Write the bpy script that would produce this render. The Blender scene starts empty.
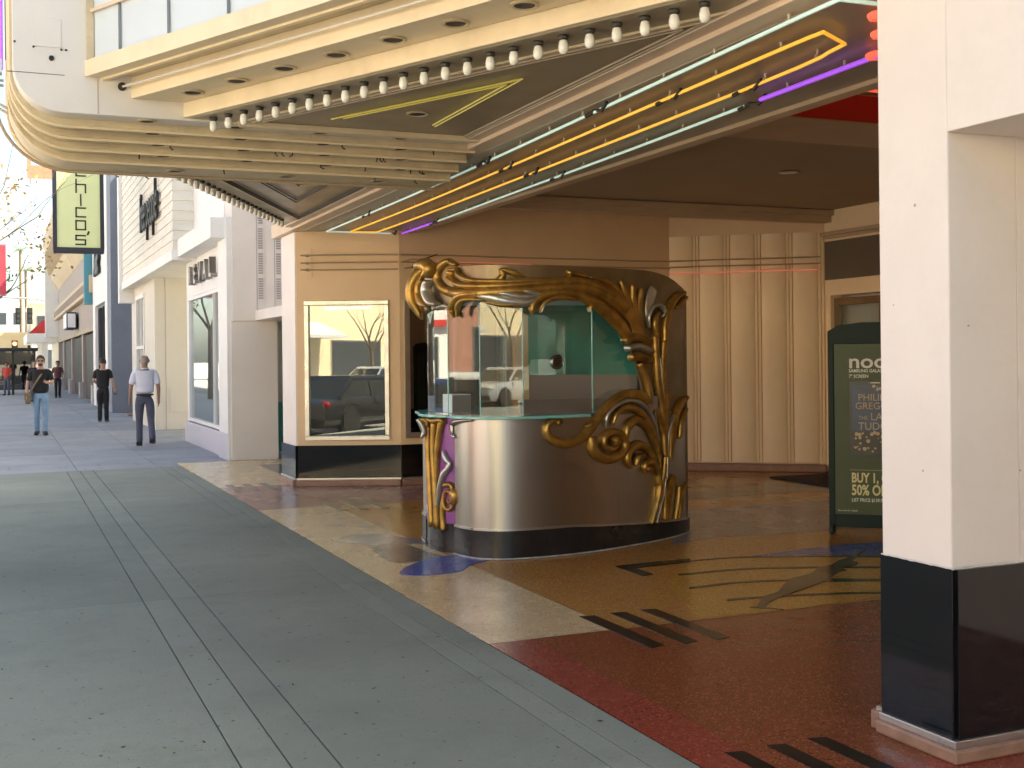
import bpy, bmesh, math, random
from mathutils import Vector, Matrix
random.seed(7)
R = math.radians
SC = bpy.context.scene
COL = SC.collection

# ------------------------------------------------------------------ camera, sky, sun, exposure
F, ROLL, HY, CH = 1180.0, 0.0105, 27.0, 1.68
TH = math.atan(510 / F)
SN, CS = math.sin(TH), math.cos(TH)
cam = bpy.data.cameras.new('camera')
cam.sensor_width = 36.0
cam.lens = F / 1024 * 36.0
cam.shift_y = -HY / 1024
cam.clip_end = 6000
cam.clip_start = 0.05
cam_o = bpy.data.objects.new('camera', cam)
COL.objects.link(cam_o)
cam_o.matrix_world = (Matrix.Translation((0, 0, CH)) @ Matrix.Rotation(-TH, 4, 'Z')
                      @ Matrix.Rotation(R(90), 4, 'X') @ Matrix.Rotation(-ROLL, 4, 'Z'))
SC.camera = cam_o

SUN_EL, SUN_AZ = R(52), R(100)          # azimuth clockwise from +Y (along the street) towards +X (behind the shops)
world = bpy.data.worlds.new('World')
SC.world = world
world.use_nodes = True
wn = world.node_tree.nodes
bg = wn['Background']
sky = wn.new('ShaderNodeTexSky')
sky.sky_type = 'NISHITA'
sky.sun_disc = False
sky.sun_elevation = SUN_EL
sky.sun_rotation = SUN_AZ
sky.altitude = 200
sky.air_density = 0.8
sky.dust_density = 3.0
sky.ozone_density = 0.6
world.node_tree.links.new(sky.outputs[0], bg.inputs[0])
bg.inputs[1].default_value = 0.075
sun = bpy.data.lights.new('sun', 'SUN')
sun.energy = 5.0
sun.angle = R(0.53)
sun.color = (1.0, 0.93, 0.82)
sun_o = bpy.data.objects.new('sun', sun)
COL.objects.link(sun_o)
sd = Vector((math.sin(SUN_AZ) * math.cos(SUN_EL), math.cos(SUN_AZ) * math.cos(SUN_EL), math.sin(SUN_EL)))
sun_o.rotation_euler = (-sd).to_track_quat('-Z', 'Y').to_euler()
SC.view_settings.view_transform = 'Standard'
SC.view_settings.look = 'None'
SC.view_settings.gamma = 1.0
SC.view_settings.exposure = 2.68
SC.view_settings.use_white_balance = True
SC.view_settings.white_balance_temperature = 7400
SC.view_settings.white_balance_tint = 2
SC.cycles.max_bounces = 10
SC.cycles.diffuse_bounces = 7
SC.cycles.glossy_bounces = 5
SC.cycles.transparent_max_bounces = 16
SC.cycles.sample_clamp_indirect = 6.0

# ------------------------------------------------------------------ pixel -> place helpers (a pixel gives a direction only)
def ray(u, v):
    x, y = u - 512, v - 384
    xr, yr = x - ROLL * y, y + ROLL * x
    a, b = xr / F, -(yr + HY) / F
    return Vector((SN + a * CS, CS - a * SN, b))
def on_z(u, v, z=0.0):
    d = ray(u, v); t = (z - CH) / d.z
    return Vector((d.x * t, d.y * t, z))
def on_x(u, v, X):
    d = ray(u, v); t = X / d.x
    return Vector((X, d.y * t, CH + d.z * t))
def on_y(u, v, Y):
    d = ray(u, v); t = Y / d.y
    return Vector((d.x * t, Y, CH + d.z * t))

# ------------------------------------------------------------------ mesh builder
class MB:
    def __init__(s): s.v = []; s.f = []
    def add(s, vs, fs):
        o = len(s.v); s.v += [tuple(p) for p in vs]; s.f += [tuple(i + o for i in f) for f in fs]; return s
    def box(s, x0, x1, y0, y1, z0, z1):
        return s.add([(x0,y0,z0),(x1,y0,z0),(x1,y1,z0),(x0,y1,z0),(x0,y0,z1),(x1,y0,z1),(x1,y1,z1),(x0,y1,z1)],
                     [(3,2,1,0),(4,5,6,7),(0,1,5,4),(1,2,6,5),(2,3,7,6),(3,0,4,7)])
    def obox(s, c, ax, ay, az, hx, hy, hz):      # oriented box
        c, ax, ay, az = Vector(c), Vector(ax).normalized(), Vector(ay).normalized(), Vector(az).normalized()
        P = [c + ax*hx*i + ay*hy*j + az*hz*k for k in (-1,1) for (i,j) in ((-1,-1),(1,-1),(1,1),(-1,1))]
        return s.add(P, [(3,2,1,0),(4,5,6,7),(0,1,5,4),(1,2,6,5),(2,3,7,6),(3,0,4,7)])
    def seg(s, a, b, w, h, up=(0,0,1)):          # bar from a to b with rectangular section
        a, b = Vector(a), Vector(b); t = (b - a)
        L = t.length; t.normalize(); sd_ = t.cross(Vector(up)).normalized(); up2 = sd_.cross(t)
        return s.obox((a + b) / 2, t, sd_, up2, L/2, w/2, h/2)
    def prism(s, poly, z0, z1):                  # polygon in plan, extruded upwards
        n = len(poly)
        ar = sum(poly[i][0]*poly[(i+1)%n][1]-poly[(i+1)%n][0]*poly[i][1] for i in range(n))
        if ar < 0: poly = poly[::-1]
        return s.add([(p[0],p[1],z0) for p in poly] + [(p[0],p[1],z1) for p in poly],
              [tuple(range(n-1,-1,-1)), tuple(range(n,2*n))] + [(i,(i+1)%n,n+(i+1)%n,n+i) for i in range(n)])
    def prism_ax(s, poly, a0, a1, axis):         # polygon in the other two axes, extruded along axis ('x' or 'y')
        n = len(poly)
        f = (lambda p, a: (a, p[0], p[1])) if axis == 'x' else (lambda p, a: (p[0], a, p[1]))
        return s.add([f(p, a0) for p in poly] + [f(p, a1) for p in poly],
              [tuple(range(n-1,-1,-1)), tuple(range(n,2*n))] + [(i,(i+1)%n,n+(i+1)%n,n+i) for i in range(n)])
    def wall(s, P, Q, z0, z1, t):                # vertical slab, outer face through P->Q, thickness t to the left of P->Q
        P, Q = Vector(P), Vector(Q); d = (Q - P).normalized(); n = Vector((-d.y, d.x)) * t
        return s.prism([tuple(P), tuple(Q), tuple(Q + n), tuple(P + n)], z0, z1)
    def quad(s, a, b, c, d): return s.add([a, b, c, d], [(0,1,2,3)])
    def tube(s, pts, r, n=8, flat=None, caps=True):
        pts = [Vector(p) for p in pts]; m = len(pts)
        rr = r if isinstance(r, (list, tuple)) else [r] * m
        up = None; rings = []
        for i, p in enumerate(pts):
            t = (pts[min(i+1, m-1)] - pts[max(i-1, 0)])
            if t.length < 1e-9: t = Vector((0,0,1))
            t.normalize()
            if up is None:
                up = Vector((0,0,1)) if abs(t.z) < .9 else Vector((1,0,0))
            sdv = t.cross(up)
            if sdv.length < 1e-6: sdv = t.cross(Vector((1,0.3,0)))
            sdv.normalize(); up = sdv.cross(t).normalized()
            rings.append([p + (sdv * math.cos(k*2*math.pi/n) + up * math.sin(k*2*math.pi/n)) * rr[i] for k in range(n)])
        vs = [q for rg in rings for q in rg]
        fs = [(i*n+k, i*n+(k+1)%n, (i+1)*n+(k+1)%n, (i+1)*n+k) for i in range(m-1) for k in range(n)]
        if caps: fs += [tuple(range(n-1,-1,-1)), tuple((m-1)*n+k for k in range(n))]
        return s.add(vs, fs)
    def lathe(s, prof, c=(0,0,0), n=16, ax='z'):  # prof: (r, h)
        vs = []; m = len(prof)
        for r, h in prof:
            for k in range(n):
                a = 2*math.pi*k/n; x, y = r*math.cos(a), r*math.sin(a)
                p = (x,y,h) if ax == 'z' else ((h,x,y) if ax == 'x' else (y,h,x))
                vs.append((c[0]+p[0], c[1]+p[1], c[2]+p[2]))
        fs = [(i*n+k, i*n+(k+1)%n, (i+1)*n+(k+1)%n, (i+1)*n+k) for i in range(m-1) for k in range(n)]
        fs += [tuple(range(n-1,-1,-1)), tuple((m-1)*n+k for k in range(n))]
        return s.add(vs, fs)
    def ball(s, c, rx, ry=None, rz=None, n=12, m=8):
        ry = ry or rx; rz = rz or rx; vs = []; 
        for i in range(m+1):
            th = math.pi*i/m
            for k in range(n):
                a = 2*math.pi*k/n
                vs.append((c[0]+rx*math.sin(th)*math.cos(a), c[1]+ry*math.sin(th)*math.sin(a), c[2]-rz*math.cos(th)))
        return s.add(vs, [(i*n+k, i*n+(k+1)%n, (i+1)*n+(k+1)%n, (i+1)*n+k) for i in range(m) for k in range(n)])
    def mesh(s, name):
        me = bpy.data.meshes.new(name); me.from_pydata(s.v, [], s.f); me.update(); return me
    def build(s, name, mat, parent=None, smooth=False, bevel=0.0, fix=True, kind=None):
        me = s.mesh(name)
        if fix:
            b = bmesh.new(); b.from_mesh(me)
            bmesh.ops.remove_doubles(b, verts=b.verts, dist=1e-5)
            bmesh.ops.recalc_face_normals(b, faces=b.faces); b.to_mesh(me); b.free()
        return link(name, me, mat, parent, smooth, bevel, kind)
def link(name, me, mat, parent=None, smooth=False, bevel=0.0, kind=None):
    o = bpy.data.objects.new(name, me); COL.objects.link(o)
    if mat is not None and not me.materials: me.materials.append(mat)
    if smooth:
        for p in me.polygons: p.use_smooth = True
        if smooth != 'all':
            me.set_sharp_from_angle(angle=R(38))
    if bevel:
        m = o.modifiers.new('edge', 'BEVEL'); m.width = bevel; m.segments = 2; m.limit_method = 'ANGLE'; m.angle_limit = R(40)
    if parent is not None: attach(o, parent)
    if kind: o['kind'] = kind
    return o
WM = {}
def attach(o, p):
    o.parent = p
    o.matrix_parent_inverse = WM.get(p.name, Matrix.Identity(4)).inverted()
def tag(o, label, cat, group=None):
    o['label'] = label; o['category'] = cat
    if group: o['group'] = group
    return o
def thing(name, label, cat, loc=(0,0,0), group=None):
    o = bpy.data.objects.new(name, None); COL.objects.link(o)
    o.location = loc; o.empty_display_size = .2
    WM[o.name] = Matrix.Translation(loc)
    return tag(o, label, cat, group)
def struct(o): o['kind'] = 'structure'; return o
def copy_tree(o, parent=None):
    c = o.copy(); COL.objects.link(c)
    if parent is not None: c.parent = parent
    for ch in o.children: copy_tree(ch, c)
    return c
def text_mesh(body, size, extrude, bold=0.0, shear=0.0, spacing=1.0, align='CENTER', sx=1.0):
    cu = bpy.data.curves.new('lettering', 'FONT'); cu.body = body; cu.size = size; cu.extrude = extrude
    cu.offset = bold; cu.shear = shear; cu.space_character = spacing; cu.align_x = align; cu.align_y = 'CENTER'; cu.resolution_u = 3
    o = bpy.data.objects.new('lettering', cu); COL.objects.link(o)
    dg = bpy.context.evaluated_depsgraph_get(); dg.update()
    me = bpy.data.meshes.new_from_object(o.evaluated_get(dg))
    bpy.data.objects.remove(o); bpy.data.curves.remove(cu)
    if sx != 1.0: me.transform(Matrix.Scale(sx, 4, (1,0,0)))
    return me
def put_text(name, body, size, ext, mat, parent, c, xdir, ydir=(0,0,1), **kw):
    me = text_mesh(body, size, ext, **kw)
    xd = Vector(xdir).normalized(); yd = Vector(ydir).normalized(); zd = xd.cross(yd)
    M = Matrix.Translation(c) @ Matrix((xd, yd, zd)).transposed().to_4x4()
    me.transform(M)
    me.materials.clear()
    return link(name, me, mat, parent)
def crom(pts, k=6, closed=False):
    P = [Vector(p) for p in pts]; n = len(P); out = []
    rng = n if closed else n - 1
    for i in range(rng):
        p0 = P[(i-1) % n] if (closed or i > 0) else P[0]*2 - P[1]
        p1, p2 = P[i], P[(i+1) % n]
        p3 = P[(i+2) % n] if (closed or i + 2 < n) else P[-1]*2 - P[-2]
        for j in range(k):
            t = j / k
            out.append(.5*((2*p1) + (p2-p0)*t + (2*p0-5*p1+4*p2-p3)*t*t + (3*p1-p0-3*p2+p3)*t*t*t))
    if not closed: out.append(P[-1])
    return out

# ------------------------------------------------------------------ materials
MATS = {}
def mat(name, col, rough=.6, metal=0.0, var=.12, scale=2.5, bump=0.0, bscale=60, dirt=0.0, dcol=None, dscale=.8,
        stretch=None, orand=0.0, coat=0.0, spec=.5, emit=None, estr=0.0, rvar=0.0, speck=None):
    m = bpy.data.materials.new(name); m.use_nodes = True; MATS[name] = m
    nt = m.node_tree; N = nt.nodes; L = nt.links; b = N['Principled BSDF']
    b.inputs['Roughness'].default_value = rough; b.inputs['Metallic'].default_value = metal
    b.inputs['Specular IOR Level'].default_value = spec
    b.inputs['Coat Weight'].default_value = coat; b.inputs['Coat Roughness'].default_value = .08
    geo = N.new('ShaderNodeNewGeometry'); src = geo.outputs['Position']
    if stretch:
        mp = N.new('ShaderNodeMapping'); mp.inputs['Scale'].default_value = stretch; L.new(src, mp.inputs[0]); src = mp.outputs[0]
    cur = None
    def noise(sc, det=6, rg=.6):
        n = N.new('ShaderNodeTexNoise'); n.inputs['Scale'].default_value = sc; n.inputs['Detail'].default_value = det
        n.inputs['Roughness'].default_value = rg; L.new(src, n.inputs['Vector']); return n
    def mixc(fac, A, B):
        x = N.new('ShaderNodeMix'); x.data_type = 'RGBA'; L.new(fac, x.inputs[0])
        for i, q in ((6, A), (7, B)):
            if isinstance(q, tuple): x.inputs[i].default_value = (*q, 1)
            else: L.new(q, x.inputs[i])
        return x.outputs[2]
    def ramp(fac, lo, hi):
        r = N.new('ShaderNodeMapRange'); r.inputs[1].default_value = lo; r.inputs[2].default_value = hi; L.new(fac, r.inputs[0]); return r.outputs[0]
    c1 = tuple(max(0, x*(1-var)) for x in col); c2 = tuple(min(1, x*(1+var)) for x in col)
    n1 = noise(scale)
    cur = mixc(ramp(n1.outputs[0], .3, .7), c1, c2)
    if dirt:
        n2 = noise(dscale, 8, .7)
        mm = N.new('ShaderNodeMath'); mm.operation = 'MULTIPLY'; mm.inputs[1].default_value = dirt
        L.new(ramp(n2.outputs[0], .5, .78), mm.inputs[0])
        cur = mixc(mm.outputs[0], cur, dcol or tuple(x*.35 for x in col))
    if speck:
        for (sc, thr, sc_col) in speck:
            vo = N.new('ShaderNodeTexVoronoi'); vo.inputs['Scale'].default_value = sc; L.new(geo.outputs['Position'], vo.inputs['Vector'])
            lt = N.new('ShaderNodeSeparateColor'); L.new(vo.outputs['Color'], lt.inputs[0])
            gt = N.new('ShaderNodeMath'); gt.operation = 'LESS_THAN'; gt.inputs[1].default_value = thr; L.new(lt.outputs[0], gt.inputs[0])
            ds = N.new('ShaderNodeMath'); ds.operation = 'LESS_THAN'; ds.inputs[1].default_value = .42; L.new(vo.outputs['Distance'], ds.inputs[0])
            an = N.new('ShaderNodeMath'); an.operation = 'MULTIPLY'; L.new(gt.outputs[0], an.inputs[0]); L.new(ds.outputs[0], an.inputs[1])
            cur = mixc(an.outputs[0], cur, sc_col)
    if orand:
        oi = N.new('ShaderNodeObjectInfo'); om = N.new('ShaderNodeMapRange'); om.inputs[3].default_value = 1-orand; om.inputs[4].default_value = 1+orand
        L.new(oi.outputs['Random'], om.inputs[0]); hs = N.new('ShaderNodeHueSaturation'); L.new(om.outputs[0], hs.inputs['Value']); L.new(cur, hs.inputs['Color']); cur = hs.outputs[0]
    L.new(cur, b.inputs['Base Color'])
    if rvar:
        n3 = noise(scale*1.7, 5)
        rr = N.new('ShaderNodeMapRange'); rr.inputs[1].default_value = .3; rr.inputs[2].default_value = .7
        rr.inputs[3].default_value = max(.02, rough-rvar); rr.inputs[4].default_value = min(1, rough+rvar)
        L.new(n3.outputs[0], rr.inputs[0]); L.new(rr.outputs[0], b.inputs['Roughness'])
    if bump:
        nb = noise(bscale, 5); bp = N.new('ShaderNodeBump'); bp.inputs['Strength'].default_value = bump; bp.inputs['Distance'].default_value = .01
        L.new(nb.outputs[0], bp.inputs['Height']); L.new(bp.outputs[0], b.inputs['Normal'])
    if emit:
        b.inputs['Emission Color'].default_value = (*emit, 1); b.inputs['Emission Strength'].default_value = estr
    return m
def glass_mat(name, tint=(.9,.95,.93), base=.08, gain=1.0, grough=0.0, ior=1.5):
    m = bpy.data.materials.new(name); m.use_nodes = True; N = m.node_tree.nodes; L = m.node_tree.links
    N.remove(N['Principled BSDF']); out = N['Material Output']
    tr = N.new('ShaderNodeBsdfTransparent'); tr.inputs[0].default_value = (*tint, 1)
    gl = N.new('ShaderNodeBsdfGlossy'); gl.inputs['Roughness'].default_value = grough; gl.inputs[0].default_value = (.95,.95,.95,1)
    lw = N.new('ShaderNodeLayerWeight'); lw.inputs[0].default_value = .5
    fr = N.new('ShaderNodeMath'); fr.operation = 'POWER'; fr.inputs[1].default_value = 5.0; L.new(lw.outputs['Facing'], fr.inputs[0])
    ma = N.new('ShaderNodeMath'); ma.operation = 'MULTIPLY_ADD'; ma.use_clamp = True
    ma.inputs[1].default_value = gain; ma.inputs[2].default_value = base
    mx = N.new('ShaderNodeMixShader')
    L.new(fr.outputs[0], ma.inputs[0]); L.new(ma.outputs[0], mx.inputs[0]); L.new(tr.outputs[0], mx.inputs[1]); L.new(gl.outputs[0], mx.inputs[2])
    L.new(mx.outputs[0], out.inputs[0]); return m

M = {}
M['concrete'] = mat('concrete', (.262,.275,.218), .72, var=.24, scale=.55, orand=.09, dirt=.75, dcol=(.13,.14,.105), dscale=1.1, bump=.25, bscale=120,
                    speck=[(160,.2,(.19,.20,.19)), (38,.006,(.08,.08,.07)), (70,.012,(.12,.12,.10))], rvar=.1)
M['concrete_light'] = mat('concrete_light', (.31,.315,.325), .8, orand=.08, var=.14, scale=.8, dirt=.4, dcol=(.2,.2,.2), dscale=1.5, bump=.2, bscale=120,
                    speck=[(12,.02,(.16,.16,.16))])
M['joint'] = mat('joint', (.07,.07,.065), .9)
M['kerb'] = mat('kerb_concrete', (.36,.35,.33), .85, var=.15, scale=2, bump=.2)
M['asphalt'] = mat('asphalt', (.20,.193,.18), .85, var=.2, scale=1.2, bump=.4, bscale=150, dirt=.3, dcol=(.04,.04,.04))
M['paint_line'] = mat('road_paint', (.7,.68,.6), .7, var=.1, scale=6, dirt=.4, dcol=(.2,.2,.2))
M['ground'] = mat('ground', (.24,.23,.21), .9, var=.15, scale=.2)
def terrazzo(name, c, rough=.2, fine=1.0):
    d = tuple(x*.55 for x in c); l = tuple(min(1, x*1.55+.03) for x in c)
    return mat(name, c, rough, var=.05, scale=1.1, dirt=.14, dcol=tuple(x*.6 for x in c), dscale=3.0, rvar=.05, spec=.3,
               speck=[(85*fine,.28,d), (70*fine,.2,l), (140,.2,l)])
M['tz_tan'] = terrazzo('terrazzo_tan', (.46,.215,.055), .19)
M['tz_gold'] = terrazzo('terrazzo_gold', (.47,.25,.045), .2)
M['tz_pale'] = terrazzo('terrazzo_pale', (.64,.455,.245), .26)
M['tz_red'] = terrazzo('terrazzo_red', (.24,.062,.025), .22)
M['tz_bright_red'] = terrazzo('terrazzo_bright_red', (.28,.05,.03), .26)
M['tz_rose'] = terrazzo('terrazzo_rose', (.34,.17,.13), .24)
M['tz_black'] = terrazzo('terrazzo_black', (.010,.009,.008), .2)
M['tz_grey'] = terrazzo('terrazzo_grey', (.18,.14,.10), .2)
M['tz_blue'] = terrazzo('terrazzo_blue', (.06,.10,.36), .2)
M['tz_lilac'] = terrazzo('terrazzo_lilac', (.25,.20,.19), .2)
M['tz_olive'] = terrazzo('terrazzo_olive', (.05,.036,.02), .22)
M['brass'] = mat('brass_strip', (.4,.3,.14), .35, 1.0)
M['stucco_pink'] = mat('painted_stucco', (.80,.73,.685), .62, var=.04, scale=1.5, dirt=.22, dcol=(.58,.49,.41), dscale=2.6, bump=.12, bscale=35)
M['nose_white'] = mat('painted_steel_white', (.70,.66,.62), .45, var=.04, scale=1.2, dirt=.2, dcol=(.5,.44,.36), bump=.04, bscale=12)
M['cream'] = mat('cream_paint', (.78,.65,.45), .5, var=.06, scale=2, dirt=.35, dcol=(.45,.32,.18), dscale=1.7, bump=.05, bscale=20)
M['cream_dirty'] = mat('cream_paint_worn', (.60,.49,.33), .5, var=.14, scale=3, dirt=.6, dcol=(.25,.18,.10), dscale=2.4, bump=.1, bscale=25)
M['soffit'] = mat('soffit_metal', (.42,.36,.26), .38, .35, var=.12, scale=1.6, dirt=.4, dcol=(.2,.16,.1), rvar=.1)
M['sign_white'] = mat('sign_face_white', (.60,.66,.70), .35, var=.03, scale=1, dirt=.15, dcol=(.55,.56,.55), emit=(.8,.9,1), estr=.0)
M['beam_pink'] = mat('beam_paint', (.70,.54,.40), .5, var=.05, dirt=.25, dcol=(.45,.33,.22))
M['header'] = mat('header_panel', (.40,.34,.27), .42, .2, var=.08, scale=1, dirt=.25, dcol=(.25,.2,.15))
M['ceil'] = mat('ceiling_paint', (.36,.265,.175), .75, var=.06, scale=1)
M['ceil2'] = mat('ceiling_trim', (.52,.38,.25), .7, var=.06)
M['tan_wall'] = mat('tan_wall_paint', (.80,.57,.345), .6, var=.05, scale=.9, dirt=.15, dcol=(.5,.34,.2), bump=.1, bscale=30)
M['flute'] = mat('fluted_plaster', (.92,.735,.48), .55, var=.05, scale=1.1, dirt=.12, dcol=(.55,.4,.25))
M['dark_panel'] = mat('dark_sign_panel', (.12,.10,.075), .5, var=.1)
M['black_tile'] = mat('black_glass_tile', (.006,.006,.007), .07, var=.2, scale=5, spec=.6, rvar=.03)
M['plinth_stone'] = mat('plinth_terrazzo', (.31,.18,.13), .5, var=.2, scale=8, dirt=.5, dcol=(.2,.1,.07), dscale=5, bump=.2)
M['alu'] = mat('aluminium', (.58,.56,.53), .34, .9, var=.08, scale=6, rvar=.08)
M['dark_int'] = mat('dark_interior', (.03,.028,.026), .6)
M['steel'] = mat('brushed_steel', (.50,.475,.445), .35, 1.0, var=.025, scale=2.2, stretch=(14,14,.5), rvar=.025, dirt=.12, dscale=1.0)
M['bronze'] = mat('bronze_shell', (.27,.20,.12), .42, .8, var=.2, scale=3, dirt=.4, dcol=(.06,.04,.02), rvar=.1)
M['gold'] = mat('gold_leaf', (.46,.275,.075), .40, .8, var=.3, scale=9, dirt=.8, dcol=(.12,.06,.015), dscale=7, bump=.15, bscale=30, rvar=.1)
M['silver'] = mat('silver_leaf', (.56,.55,.50), .33, .8, var=.15, scale=10, dirt=.5, dcol=(.14,.13,.11), dscale=9, bump=.1, bscale=30)
M['purple'] = mat('purple_enamel', (.30,.085,.33), .3, var=.08, scale=4, dirt=.2)
M['kick'] = mat('kick_base_black', (.018,.018,.02), .22, var=.3, scale=6, dirt=.4, dcol=(.06,.06,.06), dscale=8)
M['teal_glass'] = mat('counter_glass', (.20,.50,.48), .12, var=.05, spec=.8)
M['teal'] = mat('teal_velvet', (.02,.22,.185), .7, var=.35, scale=2.2, emit=None)
M['mauve'] = mat('mauve_laminate', (.20,.145,.135), .4, var=.1)
M['grille'] = mat('grille_metal', (.25,.23,.21), .3, 1.0)
M['paper'] = mat('white_card', (.8,.8,.84), .6, var=.02)
M['rubber'] = mat('rubber', (.02,.02,.02), .85, var=.2)
M['rail'] = mat('unlit_tube', (.42,.32,.22), .35, var=.1)
M['holder'] = mat('glass_holder', (.55,.5,.4), .2, var=.1)
M['wire'] = mat('wire_black', (.03,.025,.02), .5)
def neon(name, c, col2, s): return mat(name, c, .25, var=.02, emit=col2, estr=s)
M['n_cyan'] = neon('neon_cyan', (.6,.75,.72), (.55,.85,.85), .07)
M['n_orange'] = neon('neon_orange', (.8,.45,.08), (1,.48,.05), .12)
M['n_purple'] = neon('neon_purple', (.4,.15,.8), (.36,.06,1.0), .11)
M['n_red'] = neon('neon_red', (.8,.2,.15), (1,.12,.08), .14)
M['n_pink'] = neon('neon_pink', (.8,.35,.28), (1,.25,.16), .05)
M['n_yellow'] = neon('neon_yellow', (.5,.42,.12), (1,.8,.1), .02)
M['red_glow_cove'] = mat('red_glow_paint', (.55,.03,.015), .5)  # the red neon glow is put into the cove's own colour
M['bulb'] = mat('bulb_glass', (.82,.80,.72), .25, var=.03)
M['socket'] = mat('bulb_socket', (.05,.045,.04), .5)
M['hole'] = mat('lamp_hole', (.012,.01,.008), .6)

# ================================================================== SETTING
XF, YC = 3.57, 9.82
g_ = MB().box(-900, 900, -900, 900, -.60, -.30).build('ground', M['ground']); struct(g_)
road = MB().box(-17.5, -2.06, -160, 98, -.29, -.15).build('road', M['asphalt']); struct(road)
cross = MB().box(-160, 160, 98, 112, -.29, -.15).build('cross_street', M['asphalt']); struct(cross)
for x in (-9.9, -9.6):
    MB().box(x-.05, x+.05, -150, 96, -.149, -.146).build('centre_line', M['paint_line'], road)
for y in range(-40, 90, 7):
    MB().box(-6.05, -5.95, y, y+2.2, -.149, -.146).build('lane_dash', M['paint_line'], road)
for x in [-16.8+1.2*i for i in range(13)]:
    MB().box(x, x+.6, 93.5, 96.5, -.149, -.146).build('crosswalk_bar', M['paint_line'], road)
for n_, x0, x1 in (('kerb', -2.06, -1.90), ('kerb', -17.66, -17.5)):
    k = thing(n_, '', '', (x0, 0, -.15)); del k['label']; del k['category']; struct(k)
    for y in range(-60, 97, 3):
        MB().box(x0, x1, y+.006, y+2.994, -.29, 0).build('kerb_stone', M['kerb'], k, bevel=.012)
far_walk = MB().box(-22, -17.66, -160, 97, -.29, -.004).build('opposite_pavement', M['concrete_light']); struct(far_walk)
far_block = MB().box(-160, 160, 112, 170, -.29, -.01).build('far_pavement', M['concrete_light']); struct(far_block)

walk = MB().box(-1.90, 2.60, -30, 19.3, -.29, -.012).build('pavement', M['joint']); struct(walk)
xs = [-1.9, -.45, .89, 1.08, 1.27, 2.27, 2.42, 2.6]
ys = [-30, -12, -3.2, 8.6, 15.1, 17.3, 19.3]
for i in range(len(xs)-1):
    for j in range(len(ys)-1):
        gx = .0035
        MB().box(xs[i]+gx, xs[i+1]-gx, ys[j]+.0025, ys[j+1]-.0025, -.10, 0).build('paving_slab', M['concrete'], walk, bevel=.0022)
walk2 = MB().box(-1.90, 4.6, 19.3, 97, -.29, -.014).build('further_pavement', M['joint']); struct(walk2)
xs = [-1.9, -.35, 1.05, 2.25, 3.5, 4.6]
ys = [19.3, 21.0, 22.9, 25.1, 27.4, 29.6, 32, 34.6, 37.2, 40.5, 44, 48, 52, 57, 63, 70, 78, 87, 97]
for i in range(len(xs)-1):
    for j in range(len(ys)-1):
        x0, x1 = xs[i], xs[i+1]
        MB().box(x0+.004, x1-.004, ys[j]+.004, ys[j+1]-.004, -.10, random.uniform(-.003, .001)).build('paving_slab', M['concrete_light'], walk2, bevel=.003)

# ------------------------------------------------------------------ terrazzo lobby floor
tz = MB().box(2.60, 11.2, -30, 19.86, -.29, 0).build('terrazzo_floor', M['tz_tan']); struct(tz)
TZ = [.003]
def inlay(poly, m, z=.002, name='terrazzo_inlay'):
    TZ[0] += .00004
    return MB().prism([(p[0], p[1]) for p in poly], -.02, z + TZ[0]-.003).build(name, m, tz)
def soft(pts): return [(p.x, p.y) for p in crom([Vector((x, y, 0)) for x, y in pts], 5, True)]
def fpx(pts, o=(0,0), k=1.0): return [on_z(o[0]+x*k, o[1]+y*k) for x, y in pts]
def rect(x0, x1, y0, y1): return [(x0,y0),(x1,y0),(x1,y1),(x0,y1)]
inlay(rect(2.6, 3.45, 6.4, 13.2), M['tz_pale'], .001)
inlay(rect(2.6, 11, 3.8, 6.4), M['tz_red'], .001)
inlay(rect(2.6, 2.88, 3.8, 6.4), M['tz_bright_red'], .002)
inlay(rect(2.6, 11, -30, 3.8), M['tz_bright_red'], .001)
inlay(rect(2.6, 6.2, 13.2, 15.75), M['tz_rose'], .001)
inlay(rect(2.6, 6.2, 15.75, 19.86), M['tz_pale'], .001)
inlay(rect(3.72, 4.6, 17.2, 18.9), M['tz_grey'], .002)
inlay(rect(3.45, 3.457, 6.4, 13.2), M['brass'], .0022)
inlay(rect(2.6, 11, 6.397, 6.403), M['brass'], .0022)
for k in range(3):
    x = 3.40 + k*.225
    inlay([(x, 6.82), (x+.105, 6.80), (x+.105, 5.93), (x, 5.90)], M['tz_black'], .004, 'black_bar')
    x = 2.78 + k*.215
    inlay([(x, 4.22), (x+.085, 4.20), (x+.085, 3.3), (x, 3.3)], M['tz_black'], .004, 'black_bar')
    x = 3.40 + k*.24
    inlay([(x, 13.62), (x+.105, 13.62), (x+.105, 12.72), (x, 12.72)], M['tz_grey'], .004, 'grey_bar')
    x = 2.72 + k*.225
    inlay([(x, 16.05), (x+.10, 16.05), (x+.10, 15.25), (x, 15.25)], M['tz_grey'], .004, 'grey_bar')
o_, k_ = (680,460), .19922
inlay(fpx([(330,487),(560,455),(800,425),(1010,412),(1200,405),(1200,490),(1000,487),(700,484)], o_, k_), M['tz_blue'], .002)
inlay(fpx([(-40,262),(500,215),(780,200),(1000,190),(1000,335),(780,350),(500,375),(200,385),(-40,425)], o_, k_), M['tz_lilac'], .001)
inlay(fpx([(-40,160),(500,120),(900,105),(900,150),(500,165),(-40,205)], o_, k_), M['tz_grey'], .001)
inlay(fpx([(35,425),(60,505),(330,487),(700,485),(1200,492),(1200,650),(600,745),(100,790),(-60,640)], o_, k_), M['tz_gold'], .0012)
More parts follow.
